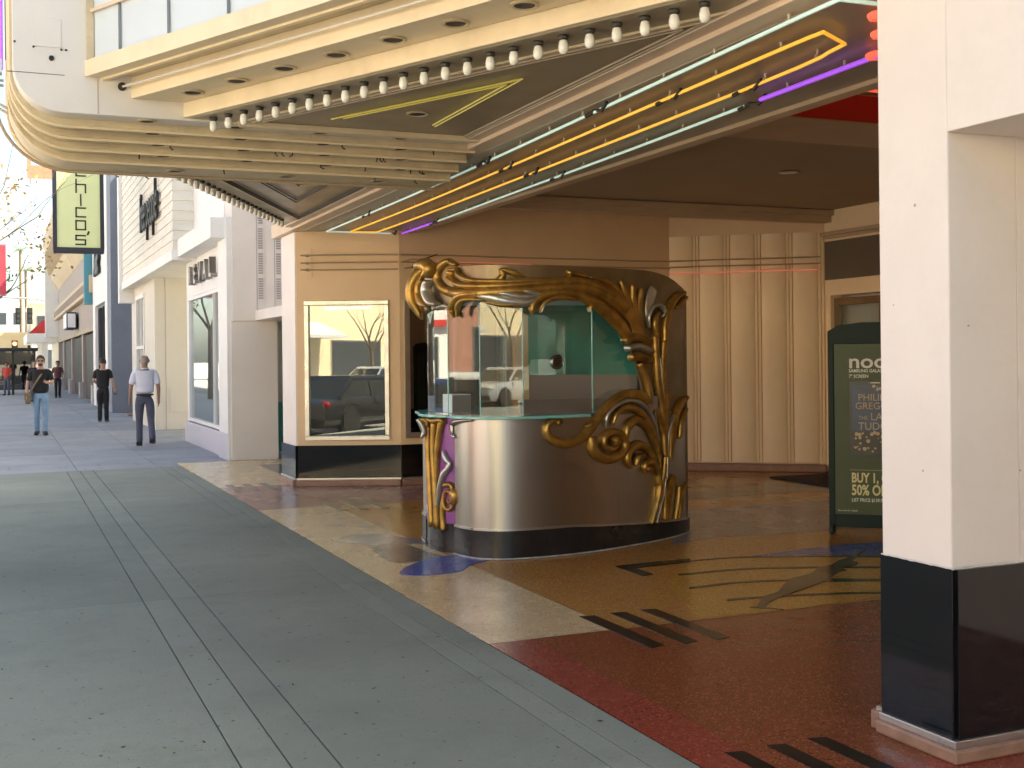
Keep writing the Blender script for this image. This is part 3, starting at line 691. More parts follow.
# wings: the near one in view, the far one its mirror
U = Vector((.4405, -.8977)); Nn = Vector((.8977, .4405))     # along the wing edge towards the building, and inwards
def wing(sgn):
    def W(x, y): return (x, y if sgn > 0 else 2*YC - y)
    Y0 = YC - 1.05
    def line(x0, xe):             # the line through (x0, Y0) along U, out to X = xe
        t = (xe - x0)/U.x; return Vector((x0, Y0)), Vector((x0+U.x*t, Y0+U.y*t))
    def band(xa, xb, z0, z1, nm, m, xe=3.60, bev=.004):
        a0, a1 = line(xa, xe); b0, b1 = line(xb, xe)
        return MB().prism([W(*a0), W(*a1), W(*b1), W(*b0)], z0, z1).build(nm, m, MQ, bevel=bev)
    # sign box: white faces with dark dividers, cream strip under it
    band(.60, .90, 3.79, 5.3, 'sign_box', M['nose_white'])
    band(.55, .66, 3.675, 3.79, 'sign_sill', M['cream'])
    a0, a1 = line(.588, 3.56); L_ = (a1-a0).length
    d3 = Vector((U.x, U.y*(1 if sgn > 0 else -1), 0))
    cuts = [.06, .40, .98, 1.62, 2.26, 2.9, 3.54, 4.18, 4.82, 5.46, 6.1, 6.7]
    for i, (c0, c1) in enumerate(zip(cuts, cuts[1:])):
        for z0, z1 in ((3.80, 4.12), (4.13, 5.2)):
            p, q = a0+U*(c0+.004), a0+U*(c1-.004)
            MB().prism([W(*(p)), W(*(q)), W(*(q+Nn*.012)), W(*(p+Nn*.012))], z0, z1).build('sign_panel', M['sign_white'], MQ)
        if i:
            p = a0+U*c0-Nn*.012
            q = W(*p); MB().seg((q[0],q[1],3.80), (q[0],q[1],5.2), .014, .014, (1,0,0)).build('sign_divider', M['grille'], MQ)
    p, q = W(*(a0+U*.06-Nn*.02)), W(*(a0+U*L_-Nn*.02))
    MB().seg((p[0],p[1],4.125), (q[0],q[1],4.125), .02, .024).build('sign_rail', M['beam_pink'], MQ)
    for c0 in (.02,):
        p = W(*(a0+U*c0-Nn*.01)); MB().seg((p[0],p[1],3.79), (p[0],p[1],5.3), .05, .05, (1,0,0)).build('sign_end_post', M['cream_dirty'], MQ)
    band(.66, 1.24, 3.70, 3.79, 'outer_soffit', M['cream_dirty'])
    band(.66, .70, 3.66, 3.70, 'drip_edge', M['cream'])
    band(.86, 1.24, 3.545, 3.699, 'step_face', M['cream'])
    a0, a1 = line(.80, 3.5); p, q = W(*a0), W(*a1)
    MB().tube([(p[0],p[1],3.625), (q[0],q[1],3.625)], .008, 6).build('rod', M['nose_white'], MQ, smooth=True)
    MB().lathe([(.03,-.012),(.03,.012)], (p[0], p[1]-.0*sgn, 3.625), 12, 'y').build('bushing', M['wire'], MQ)
    band(1.22, 1.9, 3.435, 3.544, 'step_face', M['cream'])
    a0, a1 = line(1.05, 3.5)
    for i in range(11):
        q = a0 + U*(.42+.50*i)
        if q.x < 3.45: downlight(*W(*q), 3.543, MQ, .058)
    # soffit of the wing: one flat sheet down to the rear beam, trims proud of it
    s0, s1 = line(1.27, 3.50)
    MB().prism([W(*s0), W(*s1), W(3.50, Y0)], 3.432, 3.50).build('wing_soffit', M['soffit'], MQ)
    band(1.58, 1.63, 3.415, 3.431, 'trim', M['cream_dirty'], 3.44)
    MB().prism([W(1.62,Y0), W(3.5,Y0), W(3.5,Y0-.07), W(1.60,Y0-.07)], 3.39, 3.431).build('trim', M['cream'], MQ, bevel=.004)
    MB().box(3.40, 3.52, *sorted((W(0,Y0)[1], W(0,s1.y+.1)[1])), 3.405, 3.4315).build('trim', M['beam_pink'], MQ, bevel=.004)
    # V-shaped neon: outer pair along the edges, inner chevron
    tm = M['n_yellow'] if sgn > 0 else M['wire']
    def tri(o1, o2, o3, r=.007, tm=tm):
        e0, e1 = line(1.62+o1, 3.40-o2); 
        c = Vector((3.40-o2, Y0-o3)); t0 = (o3/.8977); a = e0+U*t0
        # corner where edge line meets the rear line, and back along it
        P = [a, e1, c]
        pts = [(W(*q)[0], W(*q)[1], 3.415) for q in P]
        for s_, e_ in zip(pts, pts[1:]): MB().tube([s_, e_], r, 6).build('chevron_tube', tm, MQ, smooth=True)
    tri(.02, .02, .10, .008, M['rail'] if sgn > 0 else tm); tri(.07, .055, .14, .008, M['rail'] if sgn > 0 else tm)
    tri(.38, .40, .42); tri(.43, .435, .47)
    q = W(2.75, Y0-.75); downlight(q[0], q[1], 3.431, MQ, .06)
    return line
wl = wing(1); wing(-1)
# lamps along both wing edges
bm_ = MB().lathe([(.010,-.018),(.021,-.028),(.028,-.058),(.027,-.078),(.019,-.096),(.005,-.102)], (0,0,0), 14).mesh('bulb')
sm_ = MB().lathe([(.03,.0),(.03,-.014),(.02,-.026)], (0,0,0), 12).mesh('socket')
for m_, mm_ in ((bm_, M['bulb']), (sm_, M['socket'])):
    m_.materials.append(mm_)
    for p in m_.polygons: p.use_smooth = True
for sgn in (1, -1):
    a0, a1 = wl(1.37, 3.3)
    for i in range(24):
        q = a0 + U*(.11 + .178*i)
        if q.x > 3.30: break
        y = q.y if sgn > 0 else 2*YC-q.y
        o = bpy.data.objects.new('bulb', bm_); COL.objects.link(o); o.location = (q.x, y, 3.431); o.parent = MQ; o.matrix_parent_inverse = WM[MQ.name].inverted()
        so = bpy.data.objects.new('socket', sm_); COL.objects.link(so); so.parent = o
MB().box(3.50, 3.665, 3.0, 16.6, 3.375, 3.56).build('rear_beam', M['beam_pink'], MQ, bevel=.006)
MB().prism([(.75, 8.9), (3.6, 3.3), (3.6, 2*YC-3.3), (.75, 2*YC-8.9)], 4.9, 5.25).build('canopy_roof', M['nose_white'], MQ)

# ================================================================== TICKET BOOTH
TK = thing('ticket_booth', 'rounded steel ticket booth with gold scrollwork and teal interior in the lobby mouth', 'ticket booth', (4.7, YC, 0))
front_n = [(3.44,YC),(3.455,9.70),(3.50,9.58),(3.585,9.475)]
lobe_n = [(3.545,9.455),(3.565,9.30),(3.62,9.16),(3.74,9.035),(3.94,8.975),(4.3,8.965),(4.72,9.035),(5.21,9.20),(5.63,9.39),(5.90,9.56)]
rear_n = [(5.90,9.56),(5.99,9.66),(6.03,YC)]
def c2(pts, k=6): return [(p.x, p.y) for p in crom([Vector((a,b_,0)) for a, b_ in pts], k)]
FRONT, LOBE, REAR = c2(front_n, 5), c2(lobe_n, 6), c2(rear_n, 4)
NEAR = FRONT + LOBE + REAR[1:]
def mirror(P): return [(x, 2*YC-y) for x, y in P]
def offs(P, o):             # offset of a near-side open line, outwards (to the camera side) for positive o
    out = []
    for i, p in enumerate(P):
        a = Vector(P[max(i-1,0)]); c = Vector(P[min(i+1,len(P)-1)]); t = (c-a).normalized(); n = Vector((t.y, -t.x))
        if n.dot(Vector((p[0]-4.8, p[1]-YC))) < 0: n = -n
        out.append((p[0]+n.x*o, p[1]+n.y*o))
    return out
def dep_(x, y): return x*SN + y*CS
def u_of(x, y, z=1.5):
    d = dep_(x,y); xr = (x*CS - y*SN)/d*F; yr = -(z-CH)/d*F - HY
    return 512 + xr + ROLL*yr
def z_of(x, y, v):
    u = u_of(x,y); yr = v-384+ROLL*(u-512); return CH - (yr+HY)*dep_(x,y)/F
def interp(T, x):
    if x <= T[0][0]: return T[0][1]
    for (a, b_), (c, d) in zip(T, T[1:]):
        if x <= c: return b_ + (d-b_)*(x-a)/(c-a)
    return T[-1][1]
def strip(P, zl, zh, nm, m, par, th=.02, mir=True, bevel=0):
    for s_ in ((0,1) if mir else (0,)):
        b = MB(); Q = offs(P, -th); n = len(P)
        for i in range(n-1):
            a, c, ai, ci = P[i], P[i+1], Q[i], Q[i+1]
            if s_: a, c, ai, ci = mirror([a, c, ai, ci])
            la, lc, ha, hc = zl(*P[i]), zl(*P[i+1]), zh(*P[i]), zh(*P[i+1])
            if ha-la < .004 and hc-lc < .004: continue
            ha, hc = max(ha, la+.002), max(hc, lc+.002)
            b.add([(*a,la),(*c,lc),(*c,hc),(*a,ha),(*ai,la),(*ci,lc),(*ci,hc),(*ai,ha)],
                  [(0,1,2,3),(5,4,7,6),(3,2,6,7),(1,0,4,5)])
        b.build(nm, m, par, smooth=True)
ZC = 1.165                                                    # underside of the counter
LOWV = [(395,300),(455,300),(470,300),(525,304),(535,312),(546,300),(562,296),(580,297),(594,303),(609,315),(621,329),(629,345),(636,364),(641,384),(643,396)]
UPV = [(585,420),(594,419),(605,411),(617,401),(631,395),(643,396),(644,300)]
def kick_z(x, y): return .25 if x < 4.4 else .25 - .11*(x-4.4)/1.6
def top_z(x, y):
    return 2.445 if x < 5.2 else 2.445 - .17*max(0,(x-5.2)/.75)**2.4
def up_z(x, y):
    u = u_of(x, y)
    if u < 587 or x < 4.2: return ZC
    if u >= 643.5 or x > 5.3: return z_of(x, y, 325)
    return max(ZC, z_of(x, y, interp(UPV, u)))
def low_z(x, y):
    u = u_of(x, y)
    if x > 5.3: return z_of(x, y, 329)
    return z_of(x, y, interp(LOWV, u)) if u < 643.5 else z_of(x, y, 329)
def dens(P, k):
    out = []
    for a, c in zip(P, P[1:]):
        for j in range(k): out.append((a[0]+(c[0]-a[0])*j/k, a[1]+(c[1]-a[1])*j/k))
    return out + [P[-1]]
LD = dens(LOBE, 3)
strip(offs(LOBE + REAR[1:], .012), lambda x,y: 0, kick_z, 'kick_base', M['kick'], TK)
strip(offs(FRONT, -.005), lambda x,y: 0, kick_z, 'kick_base', M['kick'], TK)
strip(LD, kick_z, lambda x,y: up_z(x,y) if x < 4.95 else ZC, 'steel_side', M['steel'], TK)
strip([p for p in offs(LD,-.003) if p[0] >= 4.93], lambda x,y: ZC, lambda x,y: max(ZC+.01, up_z(x,y)), 'rear_side', M['bronze'], TK)
strip(REAR, kick_z, top_z, 'rear_panel', M['bronze'], TK)
M['sealant'] = mat('sealant', (.45,.45,.45), .8, var=.4, scale=12)
strip(offs(LOBE + REAR[1:], .022), lambda x,y: .004, lambda x,y: .014, 'sealant_bead', M['sealant'], TK)
strip(FRONT, kick_z, lambda x,y: ZC, 'front_panel', M['purple'], TK)
strip(dens(FRONT,2) , lambda x,y: 2.10, top_z, 'canopy_front', M['bronze'], TK)
strip(LD, low_z, top_z, 'canopy_shell', M['bronze'], TK)
# lip strip under the steel and top deck
strip(offs(LOBE, .016), lambda x,y: kick_z(x,y)-.012, lambda x,y: kick_z(x,y)+.006, 'trim_strip', M['alu'], TK)
b = MB(); ring = FRONT + LOBE + REAR[1:]; full = ring + mirror(ring)[::-1][1:-1]
n = len(full); cen = (4.7, YC, 2.40)
b.add([(x,y,top_z(x,y)-.004) for x,y in full] + [cen], [(i,(i+1)%n,n) for i in range(n)]); b.build('canopy_deck', M['bronze'], TK, smooth=True)
b = MB(); b.prism([p for p in offs(ring,-.03)] + mirror(offs(ring,-.03))[::-1][1:-1], 2.18, 2.20); b.build('inner_ceiling', M['paper'], TK)
# counter slab of green glass
cn = [p for p in offs(FRONT+LOBE, .07) if p[0] < 4.62]
MB().prism(cn + mirror(cn)[::-1][1:], ZC, ZC+.024).build('counter', M['teal_glass'], TK, bevel=.005)
# glass panes, flat facets
def at_u(P, u):
    best = None
    for a, c in zip(P, P[1:]):
        ua, uc = u_of(*a, 1.6), u_of(*c, 1.6)
        if min(ua,uc) <= u <= max(ua,uc) and abs(uc-ua) > 1e-6:
            t = (u-ua)/(uc-ua); q = (a[0]+(c[0]-a[0])*t, a[1]+(c[1]-a[1])*t)
            if best is None or q[1] < best[1]: best = q
    return best
GL = offs(LOBE, -.055)
seams = [(3.50, YC), (3.53, 9.56), (3.67, 9.17), (3.985, 8.995)] + [q for q in (at_u(GL, u) for u in (592, 643)) if q]
for a, c in zip(seams, seams[1:]):
    for s_ in (0, 1):
        p, q = (a, c) if not s_ else mirror([a, c])
        d = (Vector(q)-Vector(p)).normalized(); p_, q_ = Vector(p)+d*.0015, Vector(q)-d*.0015; nn = Vector((d.y,-d.x))*.004
        MB().prism([tuple(p_-nn), tuple(q_-nn), tuple(q_+nn), tuple(p_+nn)], ZC+.025, 2.19).build('glass_pane', M['booth_glass'], TK)
for a in seams[1:-1]:
    MB().box(a[0]-.004, a[0]+.004, a[1]-.004, a[1]+.004, ZC+.024, 2.19).build('pane_joint', M['teal_glass'], TK)
# speaking grille in the pane
a, c = seams[3], seams[4]; d = (Vector(c)-Vector(a)).normalized(); nrm = Vector((d.y, -d.x)); 
if nrm.y > 0: nrm = -nrm
t_ = .47; gp = Vector(a).lerp(Vector(c), t_); gz = z_of(gp.x, gp.y, 362)
me = MB().lathe([(.032,-.02),(.05,-.02),(.062,-.006),(.062,.022),(.052,.03),(.044,.018),(.0,.014)], (0,0,0), 24).mesh('speaking_grille')
zax = Vector((nrm.x,nrm.y,0)); xax = Vector((d.x,d.y,0)); yax = zax.cross(xax)
MX = Matrix.Translation((gp.x,gp.y,gz)) @ Matrix((xax,yax,zax)).transposed().to_4x4(); me.transform(MX)
go = link('speaking_grille', me, M['grille'], TK, smooth=True)
for i in range(-2,3):
    q = Vector((gp.x,gp.y,gz))+zax*.026+yax*(.014*i); L_ = .04*math.cos(abs(i)/2.6)
    MB().tube([q-xax*L_, q+xax*L_], .0035, 5).build('grille_bar', M['wire'], go)
# lining seen through the glass: teal above, mauve ledge below
rl = [p for p in LD if p[0] > 4.72]; rr_ = [p for p in REAR]
lin = offs(rl+rr_, -.06)
for P, s_ in ((lin, 1), ([p for p in lin if p[0] > 5.25], 0)):
    Q = mirror(P) if s_ else P
    for z0, z1, m, nm, e in ((1.50, 2.18, M['teal'], 'teal_lining', 0), (ZC+.03, 1.50, M['mauve'], 'ledge_lining', -.03)):
        b = MB(); I = offs(P, e); J = mirror(I) if s_ else I
        for p, q in zip(J, J[1:]): b.quad((*p,z0),(*q,z0),(*q,z1),(*p,z1))
        b.build(nm, m, TK, smooth=True, fix=False)
MB().prism([p for p in offs(ring,-.04)] + mirror(offs(ring,-.04))[::-1][1:-1], .9, ZC-.01).build('booth_floor', M['mauve'], TK)
MB().box(4.05, 5.4, 9.2, 9.24, ZC+.03, ZC+.15).build('ledge_board', M['mauve'], TK)

# ---- scrollwork: swept, tapered ribs laid on the booth's skin
SURF = dens(NEAR, 2)
SN_ = []
for i, p in enumerate(SURF):
    a = Vector(SURF[max(i-3,0)]); c = Vector(SURF[min(i+3,len(SURF)-1)]); t = (c-a).normalized(); n_ = Vector((t.y,-t.x))
    if n_.dot(Vector((p[0]-4.8, p[1]-YC))) < 0: n_ = -n_
    SN_.append(n_)
def skin(u, v):
    d = ray(u, v); best = None
    for i in range(len(SURF)-1):
        a, c = Vector(SURF[i]), Vector(SURF[i+1]); e = c-a
        den = d.x*e.y - d.y*e.x
        if abs(den) < 1e-9: continue
        t = (a.x*e.y - a.y*e.x)/den; s_ = (a.x*d.y - a.y*d.x)/den
        if t > 0 and -.001 <= s_ <= 1.001 and (best is None or t < best[0]): best = (t, i, s_)
    if best and best[0] > 3:
        t, i, s_ = best; n_ = (SN_[i]*(1-s_) + SN_[i+1]*s_).normalized()
        return Vector((d.x*t, d.y*t, CH+d.z*t)), Vector((n_.x, n_.y, 0))
    dep = 10.35 if u < 460 else dep_(5.93, 9.58)
    return Vector((d.x*dep, d.y*dep, CH+d.z*dep)), Vector((-SN, -CS, 0))
def orn(name, path, w, depth, m, o=(400,240), k=.29297, off=.004, nseg=7, lift=None, flip=False):
    n0 = len(path)
    ww = w if isinstance(w, (list,tuple)) else [w]*n0
    if 'edge' not in name and 'bead' not in name: ww = [q*1.28 for q in ww]
    P3 = crom([Vector((x, y, ww[int(i)])) for i, (x, y) in enumerate(path)], nseg)
    pts = []; 
    for i, q in enumerate(P3):
        p, nv = skin(o[0]+q.x*k, o[1]+q.y*k)
        l = off + (lift[0]+(lift[1]-lift[0])*i/(len(P3)-1) if lift else 0)
        pts.append((p + nv*l, nv, max(q.z, .3)*k*dep_(p.x,p.y)/F))
    b = MB(); n = 10; rings = []
    for i, (p, nv, w_) in enumerate(pts):
        t = pts[min(i+1,len(pts)-1)][0] - pts[max(i-1,0)][0]; t.normalize()
        bi = t.cross(nv).normalized()
        dd = depth*min(1, w_/.03+.25)
        rg = []
        for j in range(n):
            a = 2*math.pi*j/n; ca, sa = math.cos(a), math.sin(a)
            rg.append(p + bi*(ca*w_) + nv*(sa*dd if sa > 0 else sa*dd*.4))
        rings.append(rg)
    m_ = len(rings)
    b.add([q for r_ in rings for q in r_], [(i*n+j, i*n+(j+1)%n, (i+1)*n+(j+1)%n, (i+1)*n+j) for i in range(m_-1) for j in range(n)]
          + [tuple(range(n-1,-1,-1)), tuple((m_-1)*n+j for j in range(n))])
    return b.build(name, m, TK, smooth='all')
G_, S_ = M['gold'], M['silver']
# top swag: several strands side by side so that it reads as reeded leafwork
orn('gold_scroll', [(196,84),(165,74),(136,100),(132,140),(160,172),(230,184),(330,178),(450,170),(560,160),(650,164),(715,190),(765,235)], [6,10,12,13,14,15,17,17,18,22,26,22], .055, G_)
orn('gold_scroll', [(205,100),(182,105),(185,135),(225,156),(320,158),(450,150),(560,142),(640,150),(720,190)], [3,7,8,9,10,10,12,14,10], .06, G_, off=.012)
orn('gold_scroll', [(200,96),(212,120),(250,138),(330,142),(450,140),(520,132)], [4,6,7,8,8,3], .05, G_, off=.016)
orn('gold_leaf_tip', [(330,146),(350,120),(345,102),(385,112),(425,126)], [10,10,6,9,2], .045, G_)
orn('gold_leaf_tip', [(560,140),(575,118),(570,108),(605,116),(650,132)], [10,9,5,8,2], .045, G_)
orn('gold_leaf_tip', [(640,128),(700,142),(740,172)], [3,7,2], .03, G_, off=.02)
# left arch with silver leaves
orn('gold_scroll', [(190,264),(184,238),(196,206),(222,188),(272,184)], [3,9,11,10,6], .05, G_, off=.015)
orn('gold_scroll', [(205,262),(208,228),(232,204),(290,206)], [2,6,7,3], .05, G_, off=.02)
orn('silver_leaf', [(260,188),(310,196),(360,208),(420,214),(470,204)], [7,14,15,13,3], .04, S_, off=.012)
orn('silver_leaf', [(330,180),(370,188),(420,196),(480,192)], [4,10,9,3], .05, S_, off=.018)
orn('silver_leaf', [(400,176),(440,178),(480,188)], [4,7,3], .05, S_, off=.018)
orn('gold_scroll', [(290,212),(350,222),(430,218),(490,198)], [3,5,5,3], .035, G_, off=.02)
# big arch over the teal glass
orn('gold_scroll', [(450,258),(446,232),(462,204),(500,186),(545,180),(600,188),(660,216),(715,258),(755,305),(778,345)], [3,9,11,12,12,13,18,22,20,14], .05, G_, off=.012)
orn('gold_scroll', [(472,250),(476,226),(500,206),(550,197),(600,206)], [2,5,7,7,3], .055, G_, off=.022)
orn('silver_edge', [(474,247),(484,224),(512,208)], [2,3.5,1.5], .055, S_, off=.034)
orn('gold_leaf_tip', [(636,244),(640,228),(668,222),(700,240)], [3,6,8,3], .05, G_, off=.025)
orn('silver_edge', [(634,246),(640,230),(652,224)], [3,4,1.5], .05, S_, off=.036)
# palm fan gathering into the right-hand stem
for i, (x0, y0) in enumerate([(610,150),(660,140),(705,136),(745,140),(785,150),(815,165)]):
    orn('fan_leaf', [(x0,y0),(x0+(800-x0)*.42, y0+42+6*i),(790-(5-i)*3+i*4, 268),(795+i*5, 345)], [5,13,11,7], .035, G_, off=.010+.002*(i%2))
orn('silver_leaf', [(862,166),(850,205),(842,250),(846,300)], [18,20,12,4], .02, S_, off=.006)
# collar
orn('gold_collar', [(752,345),(790,332),(836,345)], [9,13,9], .06, G_, off=.02)
orn('silver_collar', [(764,372),(800,362),(846,380)], [8,11,8], .055, S_, off=.018)
orn('gold_collar', [(776,402),(808,396),(842,412)], [9,12,8], .055, G_, off=.018)
# hooked silver frond and right-hand stems
orn('silver_edge', [(842,300),(838,262),(852,230),(878,224),(892,246),(884,262)], [3,5,6,7,6,3], .05, S_, off=.02)
orn('gold_scroll', [(868,330),(858,290),(866,256),(880,252)], [7,8,7,3], .05, G_, off=.012)
orn('gold_stem', [(812,420),(830,470),(842,525),(848,590)], [9,8,8,8], .045, G_, off=.008)
orn('silver_edge', [(826,440),(842,490),(856,560),(866,640)], [2,2.5,2.5,2], .045, S_, off=.022)
orn('gold_stem', [(862,325),(866,400),(872,480),(884,560),(892,650),(896,740)], [12,12,12,13,12,10], .055, G_, off=.006)
orn('gold_stem', [(902,290),(894,380),(892,470),(896,560),(902,660)], [10,12,13,13,10], .045, G_, off=.004)
orn('gold_stem', [(962,178),(935,196),(912,236),(900,290),(894,350)], [5,12,15,13,8], .05, G_, off=.006)
orn('gold_leaf_tip', [(966,196),(950,212),(930,232)], [5,10,4], .04, G_, off=.02)
orn('bead_line', [(872,400),(876,470),(884,540)], [3,3,3], .06, S_, off=.03)
o7 = dict(o=(400,380))
# long S-scroll across the steel and down the stem
orn('gold_scroll', [(540,150),(522,138),(502,150),(497,176),(514,202),(560,216),(610,202),(640,172),(672,130),(712,84),(762,54),(818,56),(862,96),(886,160),(896,230),(892,310),(876,390),(852,488)],
    [5,9,11,12,13,14,14,14,15,16,16,15,13,11,9,8,7,5], .05, G_, **o7)
orn('gold_ball', [(530,150),(536,143),(540,150)], [10,13,10], .055, G_, **o7)
orn('gold_leaf_tip', [(624,158),(646,150),(668,138)], [3,8,3], .05, G_, off=.02, **o7)
orn('silver_edge', [(694,162),(694,126),(716,94),(756,72),(806,76),(846,118),(868,180),(878,250)], [3,8,10,9,8,6,4,2], .045, S_, off=.02, **o7)
orn('gold_scroll', [(716,150),(726,116),(756,94),(798,100),(834,140),(858,196),(872,262),(876,330)], [4,8,10,10,9,8,6,4], .05, G_, off=.018, **o7)
# volute
vol = []; vw = []
for i in range(20):
    a = math.radians(200 - 34*i); r_ = 66*(1-i/21.5)**1.15; vol.append((712+r_*math.cos(a)*1.02+6*(i/20), 214+r_*.98*-math.sin(a)*-1)); vw.append(17*(1-i/26))
orn('volute', vol, vw, .06, G_, off=.008, nseg=4, **o7)
orn('volute_eye', [(716,212),(722,206),(726,214)], [12,15,10], .075, G_, off=.02, **o7)
# inner fronds
orn('gold_scroll', [(762,196),(772,158),(800,138),(836,158),(862,214),(874,280)], [8,13,13,12,9,5], .05, G_, off=.01, **o7)
orn('gold_scroll', [(782,300),(768,270),(780,236),(812,222),(846,246),(868,300),(872,360)], [4,12,15,14,11,8,4], .05, G_, off=.01, **o7)
orn('gold_leaf_tip', [(790,292),(800,262),(826,252)], [4,9,3], .05, G_, off=.025, **o7)
orn('gold_scroll', [(836,312),(826,298),(832,282),(852,282),(870,318),(876,370),(866,430),(850,490)], [6,9,10,9,8,6,5,3], .05, G_, off=.012, **o7)
orn('gold_ball', [(828,306),(834,300),(840,308)], [7,10,7], .06, G_, off=.02, **o7)
orn('gold_stem', [(905,40),(900,130),(902,220),(900,310),(884,400),(868,488)], [9,10,10,9,8,6], .045, G_, off=.004, **o7)
orn('silver_edge', [(922,120),(908,150),(898,200),(896,270),(896,340)], [3,4,4,3,2], .06, S_, off=.03, **o7)
orn('silver_edge', [(892,330),(888,380),(874,440),(862,486)], [2,2.5,2.5,2], .05, S_, off=.03, **o7)
orn('gold_leaf', [(974,58),(950,84),(934,130),(924,190),(916,270)], [5,16,18,15,8], .04, G_, off=.004, **o7)
orn('gold_leaf', [(968,96),(952,140),(944,200)], [5,10,4], .04, G_, off=.012, **o7)
orn('gold_leaf', [(930,330),(916,372),(908,420),(902,480)], [14,20,18,10], .035, G_, off=.004, **o7)
orn('gold_leaf', [(944,360),(940,410),(930,478)], [5,6,4], .04, G_, off=.015, **o7)
orn('gold_leaf', [(972,350),(958,380),(952,430),(946,474)], [5,9,8,5], .035, G_, off=.004, **o7)
# corner bunch at the street end of the canopy
orn('gold_leaf', [(104,96),(62,116),(38,160),(40,206),(62,246),(76,272)], [10,14,14,13,10,3], .07, G_, off=.05)
orn('gold_leaf', [(88,110),(64,150),(62,196),(78,244)], [7,10,11,4], .08, G_, off=.06)
orn('gold_knob', [(84,100),(106,86),(126,100),(118,126)], [10,19,18,8], .09, G_, off=.06)
orn('silver_leaf', [(100,136),(90,166),(98,200),(116,226)], [6,11,10,4], .07, S_, off=.08)
orn('silver_leaf', [(124,140),(118,176),(130,210),(150,222)], [6,12,13,6], .08, S_, off=.07)
orn('gold_leaf', [(112,138),(106,172),(114,210),(124,228)], [4,6,6,3], .08, G_, off=.09)
orn('silver_leaf', [(140,232),(165,226),(185,236)], [4,7,3], .06, S_, off=.04)
orn('dark_tassel', [(112,222),(118,236),(112,250)], [10,8,3], .05, M['bronze'], off=.06)
# street front: fluted gold stalks, silver leaf, spiral, and the curled cap under the counter
orn('gold_stalk', [(98,140),(100,240),(106,360),(112,500)], [11,9,9,9], .04, G_, **o7)
orn('gold_stalk', [(124,142),(122,240),(128,360),(134,505)], [9,7,8,9], .05, G_, off=.01, **o7)
orn('gold_stalk', [(146,142),(138,200),(132,280),(128,400)], [11,8,6,4], .045, G_, off=.012, **o7)
orn('silver_leaf', [(152,240),(160,268),(172,284),(168,300),(152,322),(140,370),(132,440),(132,505)], [4,9,8,9,9,7,6,5], .04, S_, off=.012, **o7)
orn('silver_leaf', [(100,300),(96,360),(102,430),(112,500)], [2,4,4,2], .03, S_, off=.014, **o7)
sp = [(168+ (26*(1-i/17))*math.cos(math.radians(120-45*i)), 404 - (52*(1-i/17))*math.sin(math.radians(120-45*i))) for i in range(15)]
orn('gold_spiral', sp, [8-.35*i for i in range(15)], .045, G_, off=.006, nseg=4, **o7)
orn('gold_stalk', [(150,412),(148,460),(152,512)], [8,8,9], .04, G_, off=.004, **o7)
orn('silver_curl', [(60,132),(72,150),(82,176),(74,196)], [6,8,8,4], .05, S_, off=.02, **o7)
orn('gold_curl', [(72,132),(90,140),(96,160)], [6,9,4], .06, G_, off=.02, **o7)
orn('gold_curl', [(110,132),(128,140),(150,136),(158,150)], [6,9,8,4], .055, G_, off=.02, **o7)
orn('steel_curl', [(250,136),(205,140),(184,150),(182,176),(190,196)], [4,6,8,7,3], .03, M['steel'], off=.012, **o7)

# ------------------------------------------------------------------ things at the booth and in the lobby
bx = on_z(440, 412, ZC+.03)
bc = thing('card_box', 'plain white card box on the green counter inside the booth glass', 'box', (3.69, 9.86, ZC+.026))
MB().box(3.62, 3.80, 9.72, 9.95, ZC+.026, ZC+.19).build('box_body', M['paper'], bc, bevel=.003)
MB().box(3.625, 3.795, 9.712, 9.72, ZC+.03, ZC+.185).build('box_flap', M['mauve'], bc)
mt = thing('door_mat', 'dark brown mat lying in front of the lobby doors', 'mat', (10.2, 12.4, 0))
M['mat'] = mat('mat_fibre', (.05,.03,.02), .95, bump=.5, bscale=200, var=.3, scale=20)
MB().box(9.58, 10.62, 11.2, 13.28, .006, .018).build('mat_pile', M['mat'], mt, bevel=.004)
b = MB(); b.box(9.54, 9.58, 11.16, 13.32, .006, .022); b.box(10.62, 10.66, 11.16, 13.32, .006, .022); b.box(9.58,10.62,11.16,11.2,.006,.022); b.box(9.58,10.62,13.28,13.32,.006,.022)
b.build('mat_border', M['rubber'], mt, bevel=.003)

# poster stand
M['stand_green'] = mat('stand_green', (.008,.024,.021), .5, var=.2, spec=.25)
M['poster'] = mat('poster_green', (.062,.088,.036), .5, var=.08, scale=3)
M['print_white'] = mat('print_white', (.75,.75,.68), .5, var=.02)
M['print_cream'] = mat('print_cream', (.72,.66,.33), .5, var=.02)
M['print_tan'] = mat('print_tan', (.50,.38,.22), .5, var=.02)
M['screen_blue'] = mat('screen_blue', (.02,.045,.11), .3, var=.3, scale=8)
M['device'] = mat('device_black', (.012,.012,.013), .3)
px0, py0, px1, py1 = 7.17, 9.06, 7.90, 8.39
dS = Vector((px1-px0, py1-py0, 0)).normalized(); nS = Vector((dS.y, -dS.x, 0))
if nS.y > 0: nS = -nS
PS = thing('poster_stand', 'dark green poster stand with book and tablet advert half behind the pillar', 'poster stand', (7.5, 8.75, 0))
def SP(s, o, z_): return Vector((px0, py0, 0)) + dS*s + nS*o + Vector((0,0,z_))
WD = .92
def sbox(b, s0, s1, o0, o1, z0, z1):
    c = SP((s0+s1)/2, (o0+o1)/2, (z0+z1)/2); b.obox(c, dS, nS, (0,0,1), abs(s1-s0)/2, abs(o1-o0)/2, abs(z1-z0)/2); return b
for s0, s1, nm in ((0,.055,'stand_post'), (WD-.055,WD,'stand_post')):
    sbox(MB(), s0, s1, -.03, .03, .0, 1.82).build(nm, M['stand_green'], PS, bevel=.006)
